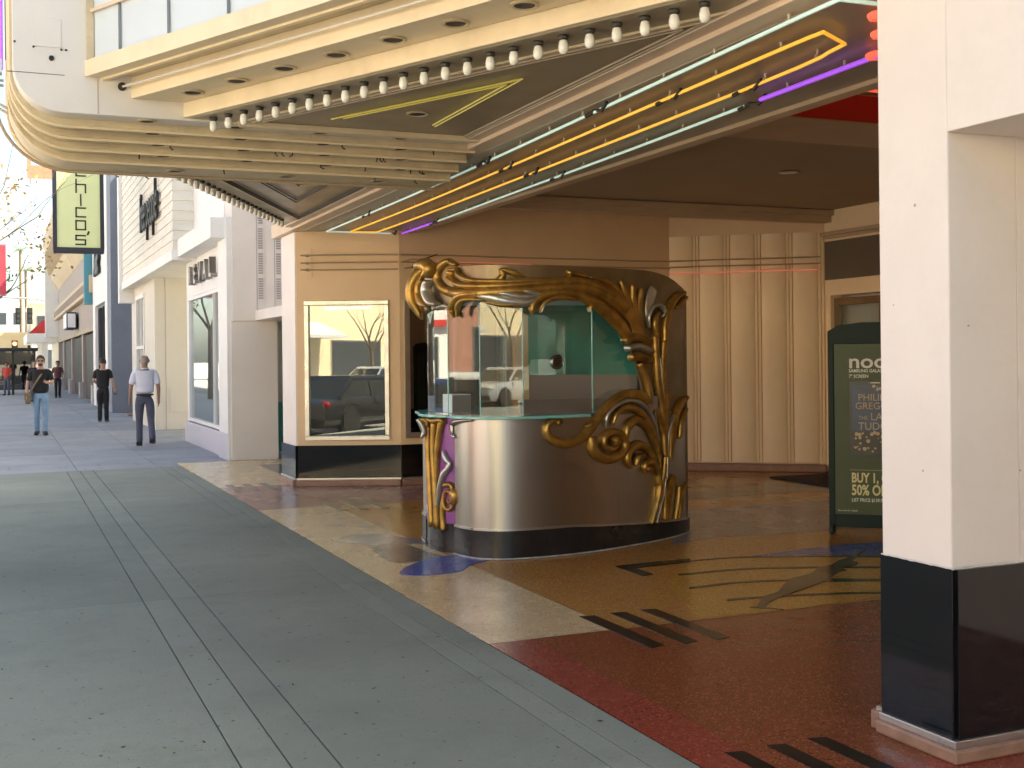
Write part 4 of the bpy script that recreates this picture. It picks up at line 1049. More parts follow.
sbox(MB(), .055, WD-.055, -.028, .028, .05, .17).build('bottom_rail', M['stand_green'], PS, bevel=.004)
b = MB(); hp = [(0,1.77),(0,1.89),(.10,1.945),(.3,1.97),(WD-.3,1.97),(WD-.10,1.945),(WD,1.89),(WD,1.77)]
vs = [SP(s, -.032, z_) for s, z_ in hp] + [SP(s, .032, z_) for s, z_ in hp]; n = len(hp)
b.add(vs, [tuple(range(n)), tuple(range(2*n-1,n-1,-1))] + [(i,n+i,n+(i+1)%n,(i+1)%n) for i in range(n)]); b.build('stand_header', M['stand_green'], PS, bevel=.004)
po = sbox(MB(), .055, WD-.055, -.018, .018, .17, 1.77).build('poster', M['poster'], PS)
for s0 in (.01, WD-.05):
    sbox(MB(), s0, s0+.04, -.25, .25, .03, .07).build('foot', M['stand_green'], PS, bevel=.006)
    for o1 in (-.2,.2): MB().ball(SP(s0+.02, o1, .016), .016).build('foot_pad', M['rubber'], PS)
def ptxt(body, size, m, s, z_, sx=1.0, bold=0.0, align='LEFT', nm='poster_lettering'):
    put_text(nm, body, size, .0008, m, po, SP(s, .0195, z_), dS if dS.x*CS - dS.y*SN > 0 else -dS, sx=sx, bold=bold, align=align)
ptxt('nook', .185, M['print_white'], .185, 1.60, 1.18, .003)
ptxt('SAMSUNG GALAXY TAB', .042, M['print_white'], .19, 1.515, .9, .0008)
ptxt('7" SCREEN', .042, M['print_white'], .19, 1.465, .9, .0008)
dv = sbox(MB(), .19, .66, .019, .0225, .72, 1.425).build('tablet_picture', M['device'], po, bevel=.01)
sbox(MB(), .215, .635, .0226, .0232, .95, 1.385).build('tablet_screen', M['screen_blue'], po)
sbox(MB(), .38, .47, .0226, .0232, 1.40, 1.407).build('tablet_slot', M['grille'], po)
def dtxt(body, size, m, s, z_, sx=1.0):
    put_text('poster_lettering', body, size, .0006, m, po, SP(s, .0242, z_), dS, sx=sx, align='LEFT')
dtxt('PHILIPPA', .092, M['print_tan'], .27, 1.265, .95); dtxt('GREGORY', .092, M['print_tan'], .245, 1.185, .95)
dtxt('THE', .05, M['print_tan'], .275, 1.075, .9); dtxt('LAST', .10, M['print_tan'], .38, 1.085, .95); dtxt('TUDOR', .10, M['print_tan'], .27, .995, .95)
for i in range(40):
    s = random.uniform(.225,.62); z_ = random.uniform(.76,.94) if i > 8 else random.uniform(1.325,1.375)
    c = SP(s, .0236, z_); r_ = random.uniform(.005,.02)
    me = MB().lathe([(r_,0),(r_*.55,.0006)] , (0,0,0), 8).mesh('book_ornament'); me.transform(Matrix.Translation(c) @ Matrix((dS, Vector((0,0,1)), dS.cross(Vector((0,0,1))))).transposed().to_4x4())
    link('book_ornament', me, M['print_tan'], po)
sbox(MB(), .19, .80, .019, .0195, .585, .589).build('poster_rule', M['print_tan'], po)
ptxt('BUY 1, GET 1', .125, M['print_cream'], .205, .51, .68, .004); ptxt('50% OFF', .135, M['print_cream'], .205, .395, .70, .004)
ptxt('LIST PRICE $139.99', .045, M['print_white'], .205, .305, .8, .0008)
ptxt('See store for details', .022, M['print_white'], .08, .205)

# ================================================================== THE STREET BEYOND
M['white_wall'] = mat('white_render', (.76,.75,.735), .6, var=.04, scale=1, dirt=.15, dcol=(.55,.53,.5), bump=.06, bscale=20)
M['pink_wall'] = mat('pinkish_render', (.72,.665,.62), .6, var=.04, scale=1, dirt=.2, dcol=(.5,.42,.36), bump=.06, bscale=20)
M['lavender'] = mat('lavender_tile', (.56,.54,.61), .35, var=.05)
M['warm_wall'] = mat('ivory_wall', (.64,.60,.52), .65, var=.05, scale=.7, dirt=.2, dcol=(.5,.44,.33))
M['siding'] = mat('cream_siding', (.72,.68,.60), .6, var=.05, scale=3, dirt=.15)
M['bluegrey'] = mat('bluegrey_stucco', (.20,.225,.27), .7, var=.08, scale=1.5, dirt=.2)
M['mauve_wall'] = mat('mauve_stucco', (.36,.29,.26), .7, var=.06, scale=.8, dirt=.2)
M['teal_wall'] = mat('teal_band', (.08,.27,.33), .6, var=.05)
M['tan_cornice'] = mat('tan_cornice', (.55,.43,.30), .7, var=.1, scale=2, dirt=.3)
M['gate'] = mat('grey_shutter', (.035,.034,.034), .6, .1, var=.15)
M['red_awning'] = mat('red_awning', (.50,.035,.035), .7, var=.1)
M['metal_letter'] = mat('metal_letter', (.36,.34,.32), .3, .9, var=.1)
M['black_letter'] = mat('black_letter', (.02,.018,.02), .45)
M['lime'] = mat('lime_sign_face', (.62,.66,.36), .45, var=.03, emit=(.62,.70,.36), estr=.02)
M['sign_black'] = mat('sign_frame_black', (.02,.021,.03), .4)
M['louvre'] = mat('louvre_grey', (.36,.34,.35), .5)
M['turquoise'] = mat('turquoise_box', (.05,.40,.38), .5)

# ---- white boutique with louvred upper wall
WB = thing('white_boutique', 'white shop beside the theatre with louvre slits, metal letters and lavender window base', 'building', (5, 22, 0))
MB().box(3.50, 4.28, 19.88, 20.62, 0, 2.33).build('column', M['pink_wall'], WB, bevel=.01)
MB().box(3.53, 9.5, 19.86, 20.5, 2.33, 6.4).build('upper_wall', M['pink_wall'], WB, bevel=.004)
for x in (3.955, 4.255, 4.56, 4.86):
    fo = MB().box(x-.012, x+.10, 19.845, 19.86, 2.66, 4.75).build('louvre_frame', M['pink_wall'], WB)
    for z0 in (2.70, 3.12, 3.54, 3.96, 4.38):
        b = MB(); 
        for k in range(9): b.box(x+.005, x+.082, 19.835, 19.847, z0+.04*k, z0+.04*k+.026)
        b.build('louvre', M['louvre'], fo)
    MB().box(x-.022, x-.014, 19.852, 19.86, 2.33, 6.4).build('wall_joint', M['louvre'], WB)
# recessed entry glass beyond the column
MB().box(4.28, 9.5, 21.5, 21.52, .1, 2.33).build('entry_glass', M['shop_glass'], WB)
MB().box(4.28, 9.5, 23.4, 23.5, 0, 2.9).build('entry_back', M['warm_wall'], WB)
MB().box(4.4, 4.75, 21.40, 21.48, 0, .9).build('entry_panel', M['turquoise'], WB)
MB().box(4.60, 4.63, 21.45, 21.53, 0, 2.33).build('entry_mullion', M['alu'], WB)
MB().box(3.9, 9.5, 16.3, 21.6, 2.34, 2.5).build('entry_soffit', M['pink_wall'], WB)
MB().box(4.75, 9.4, 16.32, 19.84, 2.5, 7.4).build('sun_block_wall', M['pink_wall'], WB)  # hidden block added to stop a sun patch on the pavement
MB().box(9.3, 9.5, 16.32, 23.5, 0, 6.4).build('entry_side', M['pink_wall'], WB)
# street front
P_, Q_ = (3.56, 25.35), (3.56, 20.6)
ws = hole_wall(P_, Q_, .43, 3.72, .2, [(.3, 4.5, .43, 2.98)]).build('street_front', M['white_wall'], WB)
window_in(ws, P_, Q_, .3, 4.5, .44, 2.97, M['shop_glass'], back=1.6, fw=.07, mull=(3.35,), frame_mat='white_wall', proud=.02)
MB().box(3.50, 3.76, 20.9, 25.35, 0, .42).build('window_base', M['lavender'], WB, bevel=.006)
MB().box(3.44, 3.56, 19.9, 20.75, .0, 4.06).build('front_pier', M['white_wall'], WB, bevel=.006)
MB().box(3.43, 3.5, 19.95, 20.80, 0, .45).build('pier_base', M['lavender'], WB, bevel=.004)
MB().box(3.20, 3.56, 20.0, 24.0, 3.72, 4.06).build('visor', M['white_wall'], WB, bevel=.006)
MB().box(3.52, 9.4, 20.5, 24.0, 4.06, 6.4).build('front_upper', M['white_wall'], WB); MB().box(3.77, 9.4, 20.62, 24.9, 3.0, 4.05).build('shop_sun_filler', M['white_wall'], WB)  # block over the shop added as filler against sun entering above the window
MB().box(3.60, 9.4, 24.9, 25.35, 0, 3.7).build('far_wall', M['white_wall'], WB)
for i, ch in enumerate('LAVER'):
    y = 21.45 + .62*i
    put_text('metal_letter', ch, .50, .06, M['metal_letter'], WB, (3.47, y, 3.33), (0,-1,0), bold=.012, sx=.95)

# ---- siding building with the script sign
SB = thing('siding_building', 'cream clapboard overhanging storey with black script sign above the pavement', 'building', (5, 30, 0))
nb = 22; z0, z1 = 3.86, 8.2; h = (z1-z0)/nb
for k in range(nb):
    za = z0+h*k
    b = MB(); b.add([(3.10,23.99,za),(3.10,34.5,za),(3.125,34.5,za+h),(3.125,24.01,za+h),(3.14,23.99,za),(3.14,34.5,za)], [(0,1,2,3),(0,4,5,1)])
    b.add([(3.10,23.99,za),(6.0,23.99,za),(6.0,24.015,za+h),(3.125,24.015,za+h),(3.10,24.03,za),(6.0,24.03,za)], [(0,1,2,3),(0,4,5,1)])
    b.build('siding_board', M['siding'], SB, fix=False)
MB().box(3.13, 9, 24.02, 34.5, 3.70, 8.2).build('upper_box', M['siding'], SB)
MB().box(3.08, 6, 23.97, 24.02, 3.66, 3.86).build('fascia', M['white_wall'], SB, bevel=.004); MB().box(3.08, 3.13, 24.02, 34.5, 3.66, 3.86).build('fascia', M['white_wall'], SB)
MB().box(3.02, 9, 34.5, 34.9, 3.3, 8.4).build('end_fin', M['white_wall'], SB)
P_, Q_ = (3.41, 35.2), (3.41, 29.72)
lw = hole_wall(P_, Q_, 0, 3.70, .25, [(1.3, 3.3, .5, 3.45)]).build('street_wall', M['warm_wall'], SB)
window_in(lw, P_, Q_, 1.3, 3.3, .5, 3.45, M['shop_glass'], back=1.0, fw=.12, mull=(2.3,), frame_mat='white_wall', proud=.03)
MB().box(3.38, 3.5, 31.9, 33.9, 2.0, 2.08).build('transom', M['white_wall'], SB)
MB().box(3.665, 9, 29.705, 29.95, 0, 3.70).build('side_wall', M['warm_wall'], SB)
MB().box(3.75, 4.2, 29.69, 29.704, .42, 1.0).build('hatch', M['warm_wall'], SB, bevel=.003)
MB().box(4.2, 9, 35.0, 35.2, 0, 3.70).build('rear_wall', M['warm_wall'], SB)
put_text('script_sign', 'free people', 1.28, .03, M['black_letter'], SB, (3.05, 27.55, 5.1), (0,-1,0), shear=.12, bold=.004, sx=.62, spacing=.93)

# ---- blue-grey building, white shopfront behind it
BG = thing('bluegrey_building', 'tall blue-grey stucco pier building beyond the clapboard storey', 'building', (6, 42, 0))
MB().box(3.27, 9, 40.4, 41.6, 0, 10.2).build('pier', M['bluegrey'], BG, bevel=.01)
MB().box(4.3, 9, 35.2, 40.4, 0, 3.75).build('recess_wall', M['bluegrey'], BG); MB().box(4.3, 9, 34.92, 40.4, 3.75, 8.8).build('recess_wall', M['bluegrey'], BG)  # upper box stretched over the near gap to shut out the sun
MB().box(3.5, 4.28, 37.6, 38.6, .001, .05).build('entry_step', M['plinth_stone'], BG, bevel=.01)
WS = thing('white_shopfront', 'narrow white shopfront with black script letters past the blue-grey pier', 'building', (6, 45, 0))
P_, Q_ = (3.25, 48.4), (3.25, 41.62)
w = hole_wall(P_, Q_, 0, 8.6, .3, [(1.2, 5.8, 0, 3.75)]).build('shopfront_wall', M['white_wall'], WS)
window_in(w, P_, Q_, 1.2, 5.8, .02, 3.74, M['mirror_glass'], back=1.4, fw=.1, mull=(2.6, 4.2), frame_mat='sign_black', depth=.25, proud=-.1)
MB().box(3.552, 12, 41.62, 48.38, 3.76, 8.6).build('sun_block_mass', M['white_wall'], WS); MB().box(6, 12, 41.62, 48.38, 0, 3.76).build('shop_rear', M['dark_int'], WS)  # unseen mass above added so that no sun comes through the opening
put_text('script_letters', 'Aest', 1.3, .05, M['black_letter'], WS, (3.18, 45.2, 5.25), (0,-1,0), bold=.05, sx=.85, shear=.1)

# ---- mauve cinema-like block with projecting cornice
MV = thing('mauve_building', 'mauve building with heavy ribbed tan cornice and grey security gates', 'building', (6, 63, 0))
MB().box(3.4, 12, 48.4, 82, 3.0, 9.2).build('wall', M['mauve_wall'], MV)
for y0, y1 in ((48.4,49.4),(56.6,57.4),(65.6,66.4),(74.6,75.4),(81.2,82)):
    MB().box(3.36, 3.8, y0, y1, 0, 3.0).build('pier', M['mauve_wall'], MV)
    MB().box(3.2, 3.36, y0+.1, y1-.1, 0, .75).build('pier_base', M['louvre'], MV, bevel=.02)
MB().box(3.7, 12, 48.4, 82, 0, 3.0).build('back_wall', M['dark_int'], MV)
for y0, y1 in ((49.4,56.6),(57.4,65.6),(66.4,74.6),(75.4,81.2)):
    n = int((y1-y0)/.62)
    for k in range(n):
        a = y0+(y1-y0)*k/n; MB().box(3.48, 3.56, a+.03, a+(y1-y0)/n-.03, .05, 2.85).build('gate_slat', M['gate'], MV)
MB().box(3.3, 3.42, 48.4, 82, 2.9, 3.08).build('dark_fascia', M['bronze'], MV)
MB().box(3.12, 3.4, 48.4, 82, 4.35, 5.05).build('moulding', M['tan_cornice'], MV, bevel=.05)
for k in range(44): MB().box(3.095, 3.125, 48.8+.75*k, 49.1+.75*k, 4.5, 4.85).build('moulding_slot', M['mauve_wall'], MV)
MB().prism_ax([(3.4,6.3),(3.0,6.9),(2.95,7.2),(2.75,8.6),(2.5,9.0),(2.5,9.6),(3.6,9.7)], 49, 82, 'y').build('cornice', M['tan_cornice'], MV, bevel=.03)
for k in range(45):
    y = 49.2+.73*k; MB().seg((2.93,y,7.25), (2.72,y,8.55), .3, .06, (0,1,0)).build('cornice_rib', M['tan_cornice'], MV)
MB().box(3.3, 12, 48.2, 49.0, 3.8, 7.2).build('teal_return', M['teal_wall'], MV)
MB().box(2.95, 3.4, 48.55, 49.0, 3.9, 7.4).build('teal_band', M['teal_wall'], MV)
sg = thing('light_box_sign', 'pale projecting light box sign above the grey gates', 'sign', (3.1, 62, 3.2))
MB().box(2.85, 3.3, 60.2, 63.2, 3.25, 4.05).build('sign_case', M['sign_black'], sg, bevel=.02); MB().box(2.835, 2.85, 60.3, 63.1, 3.32, 3.98).build('sign_face', M['paper'], sg); MB().box(2.9, 3.25, 60.185, 60.2, 3.32, 3.98).build('sign_face', M['paper'], sg)
# ---- white corner with red awning
RA = thing('corner_store', 'pale corner store with red sloping awning at the crossing', 'building', (6, 89, 0))
MB().box(3.4, 14, 82.02, 94, 0, 6.0).build('wall', M['warm_wall'], RA); MB().box(2.6, 3.4, 82.02, 83, 3.3, 11).build('party_fin', M['white_wall'], RA)
MB().box(1.5, 3.4, 83, 95.5, 2.95, 3.55).build('canopy_slab', M['white_wall'], RA, bevel=.02)
MB().prism_ax([(1.6,3.55),(3.4,3.55),(3.4,5.3)], 83, 95.4, 'y').build('awning', M['red_awning'], RA)
for y in (84.0, 94.6): MB().box(2.4, 2.8, y-.2, y+.2, 0, 2.95).build('post', M['white_wall'], RA)

# ---- far side of the crossing
def blocky(name, label, x0, x1, y0, y1, z1, m, rows, cols, gl, face='y', cat='building', roof=None):
    T = thing(name, label, cat, ((x0+x1)/2, (y0+y1)/2, 0))
    MB().box(x0, x1, y0, y1, -.2, z1).build('wall', m, T)
    MB().box(x0-.15, x1+.15, y0-.15, y1+.15, z1, z1+.35).build('roof', roof or m, T)
    if face == 'y':
        for r in range(rows):
            for c in range(cols):
                w = (x1-x0)/cols; a = x0+w*c+w*.18; zz = 1.0+r*((z1-.8)/rows)
                f = MB().box(a, a+w*.64, y0-.06, y0, zz, zz+(z1-.8)/rows*.6).build('window', M['louvre'], T)
                MB().box(a+.08, a+w*.64-.08, y0-.075, y0-.06, zz+.08, zz+(z1-.8)/rows*.6-.08).build('pane', gl, f)
    elif face in ('x+', 'x-'):
        X = x1 if face == 'x+' else x0; s_ = 1 if face == 'x+' else -1
        for r in range(rows):
            for c in range(cols):
                w = (y1-y0)/cols; a = y0+w*c+w*.15; zz = (.5 if r == 0 else .9)+r*((z1-.6)/rows); hh = min(2.2, (z1-.6)/rows*.62)
                f = MB().box(*sorted((X, X+s_*.06)), a, a+w*.7, zz, zz+hh).build('window', M['alu'], T)
                MB().box(*sorted((X+s_*.06, X+s_*.075)), a+.1, a+w*.7-.1, zz+.08, zz+hh-.08).build('pane', gl, f)
    return T
M['far_cream'] = mat('far_cream', (.66,.58,.44), .7, var=.05, scale=.3)
M['far_orange'] = mat('far_ochre', (.70,.55,.33), .7, var=.1, scale=.3)
M['salmon'] = mat('salmon_brick', (.47,.23,.17), .75, var=.1, scale=1.5)
M['yellow_wall'] = mat('butter_wall', (.80,.68,.46), .7, var=.05, scale=.3, dirt=.1)
M['pane_dark'] = mat('pane_dark', (.05,.06,.07), .1)
M['far_grey'] = mat('far_grey', (.62,.62,.62), .7, var=.05)
blocky('cream_block', 'pale cream block across the crossing behind the awning', 2.5, 16, 116, 136, 7, M['far_cream'], 2, 6, M['pane_dark'])
blocky('ochre_block', 'sunlit ochre shop across the crossing', -5.5, 2.2, 122, 138, 4.2, M['far_orange'], 1, 5, M['pane_dark'])
blocky('office_block', 'pale office block far behind the traffic lights', -1, 7, 165, 180, 9, M['far_grey'], 3, 4, M['pane_dark'])
rs = thing('roof_sign', 'faded red and white roof sign above the far rooftops', 'sign', (3, 165, 9.35))
M['red_sign'] = mat('roof_sign_red', (.75,.20,.12), .6); 
MB().box(3.2, 7.0, 164.9, 165.3, 25.5, 27.2).build('sign_band', M['red_sign'], rs); MB().box(3.2, 3.7, 164.9, 165.3, 27.2, 29.5).build('sign_stroke', M['red_sign'], rs)
me = MB().lathe([(.9,-.15),(1.2,-.15),(1.2,.15),(.9,.15)], (5.4,165.1,28.6), 20, 'y'); me.build('sign_ring', M['red_sign'], rs)
for x in (3.6, 6.4): MB().box(x-.12, x+.12, 165, 165.2, 9.3, 25.5).build('sign_leg', M['louvre'], rs)
# ---- hanging sign with stacked letters
HS = thing('hanging_sign', 'lime green hanging sign with black frame and stacked letters over the pavement', 'sign', (1.9, 30, 4.3))
Y_ = 30.0; zb, zt = 4.27, 7.0; x0, x1 = 1.14, 2.28
MB().box(x0+.085, x1-.085, Y_-.05, Y_+.15, zb+.13, zt-.1).build('sign_face', M['lime'], HS)
b = MB(); b.box(x0, x1, Y_-.09, Y_+.19, zb, zb+.13); b.box(x0, x1, Y_-.09, Y_+.19, zt-.1, zt); b.box(x0, x0+.085, Y_-.09, Y_+.19, zb+.13, zt-.1); b.box(x1-.085, x1, Y_-.09, Y_+.19, zb+.13, zt-.1)
b.build('sign_frame', M['sign_black'], HS, bevel=.008)
for ch, v_ in zip(['c','h','\u0131','c','o','s'], (171.5, 188, 200, 212.4, 225.2, 240)):
    p = on_y(80.5, v_, Y_-.06)
    # squared letters drawn as strokes
    S_ = {'c':[((.5,.5),(-.5,.5)),((-.5,.5),(-.5,-.5)),((-.5,-.5),(.5,-.5))],
          'h':[((-.5,.95),(-.5,-.5)),((-.5,.4),(.5,.4)),((.5,.4),(.5,-.5))],
          '\u0131':[((0,.6),(0,-.6))],
          'o':[((.5,.5),(-.5,.5)),((-.5,.5),(-.5,-.5)),((-.5,-.5),(.5,-.5)),((.5,-.5),(.5,.5))],
          's':[((.5,.5),(-.5,.5)),((-.5,.5),(-.5,.02)),((-.5,.02),(.5,.02)),((.5,.02),(.5,-.5)),((.5,-.5),(-.5,-.5))]}[ch]
    b = MB(); w, h2, t = .21, .21, .034
    for (a, c) in S_:
        a = Vector((p.x+a[0]*w, Y_-.055, p.z+a[1]*h2)); c = Vector((p.x+c[0]*w, Y_-.055, p.z+c[1]*h2)); d = (c-a).normalized()*t/2
        b.seg(a-d, c+d, .012, t, (0,0,1) if abs(d.z) < 1e-6 else (1,0,0))
    b.build('sign_letter', M['black_letter'], HS, fix=False)
p = on_y(88, 233, Y_-.06); MB().seg((p.x-.02,Y_-.055,p.z-.05), (p.x+.02,Y_-.055,p.z+.04), .012, .045, (1,0,0)).build('sign_letter', M['black_letter'], HS)
for z_ in (zt-.3,): MB().box(x1, 3.2, Y_, Y_+.06, z_, z_+.08).build('sign_bracket', M['sign_black'], HS)

# ---- traffic signals, mast, shelter, lamp post with banner
M['sig'] = mat('signal_black', (.02,.022,.02), .5); M['sig_red'] = mat('signal_red', (.8,.1,.05), .4, emit=(1,.15,.05), estr=3.0); M['sig_off'] = mat('signal_lens', (.05,.06,.05), .3)
M['galv'] = mat('galvanised_pole', (.30,.31,.31), .5, .6, var=.1)
def signal(x, y, z_, lit, T, back=True):
    o = MB().box(x-.2, x+.2, y-.12, y+.12, z_-.62, z_+.62).build('signal_head', M['sig'], T, bevel=.03)
    for i, dz in enumerate((.38, 0, -.38)):
        MB().lathe([(.13,-.03),(.13,0)], (x, y-.13, z_+dz), 14, 'y').build('signal_lens', M['sig_red'] if (lit and i == 0) else M['sig_off'], o)
        MB().tube([(x,y-.12,z_+dz+.14),(x,y-.32,z_+dz+.13)], .03, 6).build('signal_visor', M['sig'], o)
tm = thing('traffic_mast', 'mast arm with two hanging traffic signals over the crossing', 'traffic light', (4.2, 97.2, 0))
MB().tube([(4.2,97.2,0),(4.2,97.2,6.4)], [.13,.1], 10).build('pole', M['galv'], tm, smooth=True)
MB().tube([(4.2,97.2,6.1),(2.5,97.2,6.5),(-6,97.2,6.9)], [.09,.07,.05], 8).build('mast_arm', M['galv'], tm, smooth=True)
pA, pB = on_y(18,316,97), on_y(29.5,316,97)
for p in (pA, pB):
    signal(p.x, 97, p.z, False, tm); MB().tube([(p.x,97.1,p.z+.6),(p.x,97.2,6.75)], .03, 6).build('hanger', M['galv'], tm)
ts = thing('traffic_signal', 'kerbside traffic signal showing red near the bus shelter', 'traffic light', (1.2, 90, 0))
p = on_y(14.5, 352, 90); MB().tube([(p.x,90.1,0),(p.x,90.1,p.z)], .06, 8).build('pole', M['galv'], ts, smooth=True); signal(p.x, 90, p.z+.2, True, ts)
BS = thing('bus_shelter', 'dark framed bus shelter at the kerb by the crossing', 'bus shelter', (.6, 66, 0))
M['shelter_glass'] = glass_mat('shelter_glass', (.25,.22,.2), .12, 1.0)
for x in (-.9, .52, 1.55):
    MB().box(x-.05, x+.05, 65.95, 66.05, 0, 2.25).build('post', M['sig'], BS); MB().box(x-.05, x+.05, 69.0, 69.1, 0, 2.25).build('post', M['sig'], BS)
MB().box(-1.0, 1.72, 65.8, 69.3, 2.25, 2.42).build('shelter_roof', M['sig'], BS, bevel=.03)
MB().box(-.85, .47, 65.99, 66.01, .25, 2.2).build('shelter_pane', M['shelter_glass'], BS); MB().box(.57, 1.5, 65.99, 66.01, .25, 2.2).build('shelter_pane', M['shelter_glass'], BS)
MB().box(-.8, 1.4, 68.2, 68.6, .42, .48).build('bench_seat', M['sig'], BS)
for x in (-.6, 1.2): MB().box(x-.03, x+.03, 68.3, 68.5, 0, .42).build('bench_leg', M['sig'], BS)
MB().box(.58, 1.48, 66.03, 66.08, .55, 2.0).build('advert_panel', M['far_orange'], BS)
lp = thing('lamp_post', 'street lamp post with red banner at the left kerb', 'street lamp', (-1.2, 45, 0))
M['banner'] = mat('banner_red', (.55,.06,.09), .7, var=.2, scale=2)
MB().tube([(-1.2,45,0),(-1.2,45,8.5)], [.11,.07], 10).build('pole', M['galv'], lp, smooth=True); MB().tube([(-1.2,45,8.4),(-2.4,45,8.9),(-3.6,45,8.9)], .05, 8).build('lamp_arm', M['galv'], lp, smooth=True)
MB().box(-4.1,-3.4,44.85,45.15,8.8,8.95).build('lamp_head', M['galv'], lp, bevel=.03)
p0, p1 = on_y(1,245,45), on_y(6,295,45)
MB().box(-.95, p1.x, 44.98, 45.02, p1.z, p0.z).build('banner', M['banner'], lp)
for z_ in (p0.z+.03, p1.z-.03): MB().tube([(-1.2,45,z_),(p1.x+.02,45,z_)], .02, 6).build('banner_rod', M['galv'], lp)

# ================================================================== THE OTHER SIDE OF THE STREET (lights the shade, shows in the glass)
OB = blocky('butter_building', 'large butter yellow blank walled building across the street', -40, -22, -46, -9, 9.5, M['yellow_wall'], 1, 5, M['pane_dark'], 'x+')
MB().prism_ax([(-22,3.6),(-20.3,2.9),(-20.3,2.75),(-22,2.75)], -24, -19.5, 'y').build('awning', M['far_grey'], OB)
MB().prism_ax([(-22,3.6),(-20.3,2.9),(-20.3,2.75),(-22,2.75)], -17, -11, 'y').build('awning', M['far_grey'], OB)
OS = blocky('white_store', 'low white store with red ledge across the street', -38, -22, -8.9, 8.5, 5.4, M['white_wall'], 1, 5, M['pane_dark'], 'x+')
MB().box(-22, -21.8, -6, 3, 3.9, 5.2).build('sign_band', M['white_wall'], OS); MB().box(-22,-21.4,-8.9,8.5,3.3,3.45).build('ledge', M['red_awning'], OS)
OQ = blocky('salmon_building', 'tall salmon brick shop across the street opposite the marquee', -40, -22, 8.6, 27, 8.0, M['salmon'], 2, 6, M['pane_dark'], 'x+')
OI = blocky('ivory_store', 'white shop with red sign bands across the street further along', -38, -22, 27.1, 52, 6.5, M['white_wall'], 1, 7, M['pane_dark'], 'x+')
MB().box(-22, -21.8, 40, 52, 5.0, 6.2).build('sign_band', M['red_awning'], OI); MB().box(-22, -21.7, 27.1, 52, 3.2, 3.5).build('sign_band', M['red_awning'], OI)
blocky('grey_store', 'grey office over shops across the street by the crossing', -42, -22, 52.1, 94, 10, M['far_grey'], 3, 11, M['pane_dark'], 'x+')
blocky('cream_store', 'cream corner store across the street behind the photographer', -40, -22, -75, -46.2, 7.5, M['far_cream'], 2, 8, M['pane_dark'], 'x+')
blocky('next_door_building', 'plain cream building on the near side behind the photographer', 3.57, 25, -40, -6.5, 6.2, M['stucco_pink'], 1, 8, M['pane_dark'], 'x-')

# ---- bare and leafy trees
M['bark'] = mat('bark', (.16,.12,.09), .9, var=.25, scale=8, bump=.4, bscale=30)
M['leaf_yellow'] = mat('leaf_yellow', (.36,.24,.06), .6, var=.3, scale=3); M['leaf_green'] = mat('leaf_green', (.10,.15,.04), .6, var=.35, scale=3)
def tree(name, label, x, y, h, seed, leafy=None, lean=(0,0), group=None, nb=5, depth=4, r0=.12, spread=.6):
    rnd = random.Random(seed); T = thing(name, label, 'tree', (x,y,0), group)
    br = MB(); tips = []
    def grow(p, d, L, r, k):
        n = 4; pts = [p]; q = p.copy(); dd = d.copy()
        for i in range(n):
            dd = (dd + Vector((rnd.gauss(0,.13), rnd.gauss(0,.13), rnd.gauss(.03,.06)))).normalized(); q = q + dd*L/n; pts.append(q.copy())
        rr = [r*(1-.45*i/n) for i in range(n+1)]
        br.tube(pts, rr, 6 if k > 1 else 4, caps=False)
        if k == 0: tips.append(q); return
        for i in range(rnd.randint(2, 3)):
            a = rnd.uniform(0, 2*math.pi); s_ = rnd.uniform(.35, .8)*spread*1.4
            nd = (dd + Vector((math.cos(a)*s_, math.sin(a)*s_, rnd.uniform(-.1,.25)))).normalized()
            grow(pts[-1] if i else pts[rnd.randint(2,4)], nd, L*rnd.uniform(.62,.85), rr[-1]*.75, k-1)
        if k <= 1: tips.append(q)
    base = Vector((x,y,-.05)); hb = h*.32
    tr = MB().tube([base, base+Vector((lean[0]*.3,lean[1]*.3,hb*.5)), base+Vector((lean[0],lean[1],hb))], [r0*1.25,r0,r0*.85], 10); tr.build('trunk', M['bark'], T, smooth=True)
    top = base+Vector((lean[0],lean[1],hb))
    for i in range(nb):
        a = 2*math.pi*i/nb + rnd.uniform(-.4,.4)
        grow(top-Vector((0,0,.05)), Vector((math.cos(a)*spread, math.sin(a)*spread, 1)).normalized(), h*.27, r0*.5, depth-1)
    br.build('branches', M['bark'], T, fix=False)
    if leafy:
        lf = MB()
        for t in tips:
            for i in range(leafy[1]):
                c = t + Vector((rnd.gauss(0,.28), rnd.gauss(0,.28), rnd.gauss(0,.25))); s_ = rnd.uniform(.05,.11)*leafy[2]
                u = Vector((rnd.gauss(0,1),rnd.gauss(0,1),rnd.gauss(0,1))).normalized(); w = u.cross(Vector((rnd.gauss(0,1),rnd.gauss(0,1),rnd.gauss(0,1)))).normalized()
                lf.quad(c-u*s_, c+w*s_*.5, c+u*s_, c-w*s_*.5)
        lf.build('crown', leafy[0], T, fix=False)
    return T
g_t = None
tree('street_tree', 'bare branched street tree leaning in from the left kerb', -1.35, 26.5, 7.0, 3, None, (.1,0), depth=5, r0=.09, spread=.55)
tree('street_tree', 'street tree with sparse yellow leaves further along the left kerb', -1.1, 52, 9.5, 11, (M['leaf_yellow'], 7, 1.3), depth=4)
tree('street_tree', 'green leaved street tree near the traffic lights at the kerb', -1.1, 74, 8.0, 5, (M['leaf_green'], 9, 1.4), depth=4)
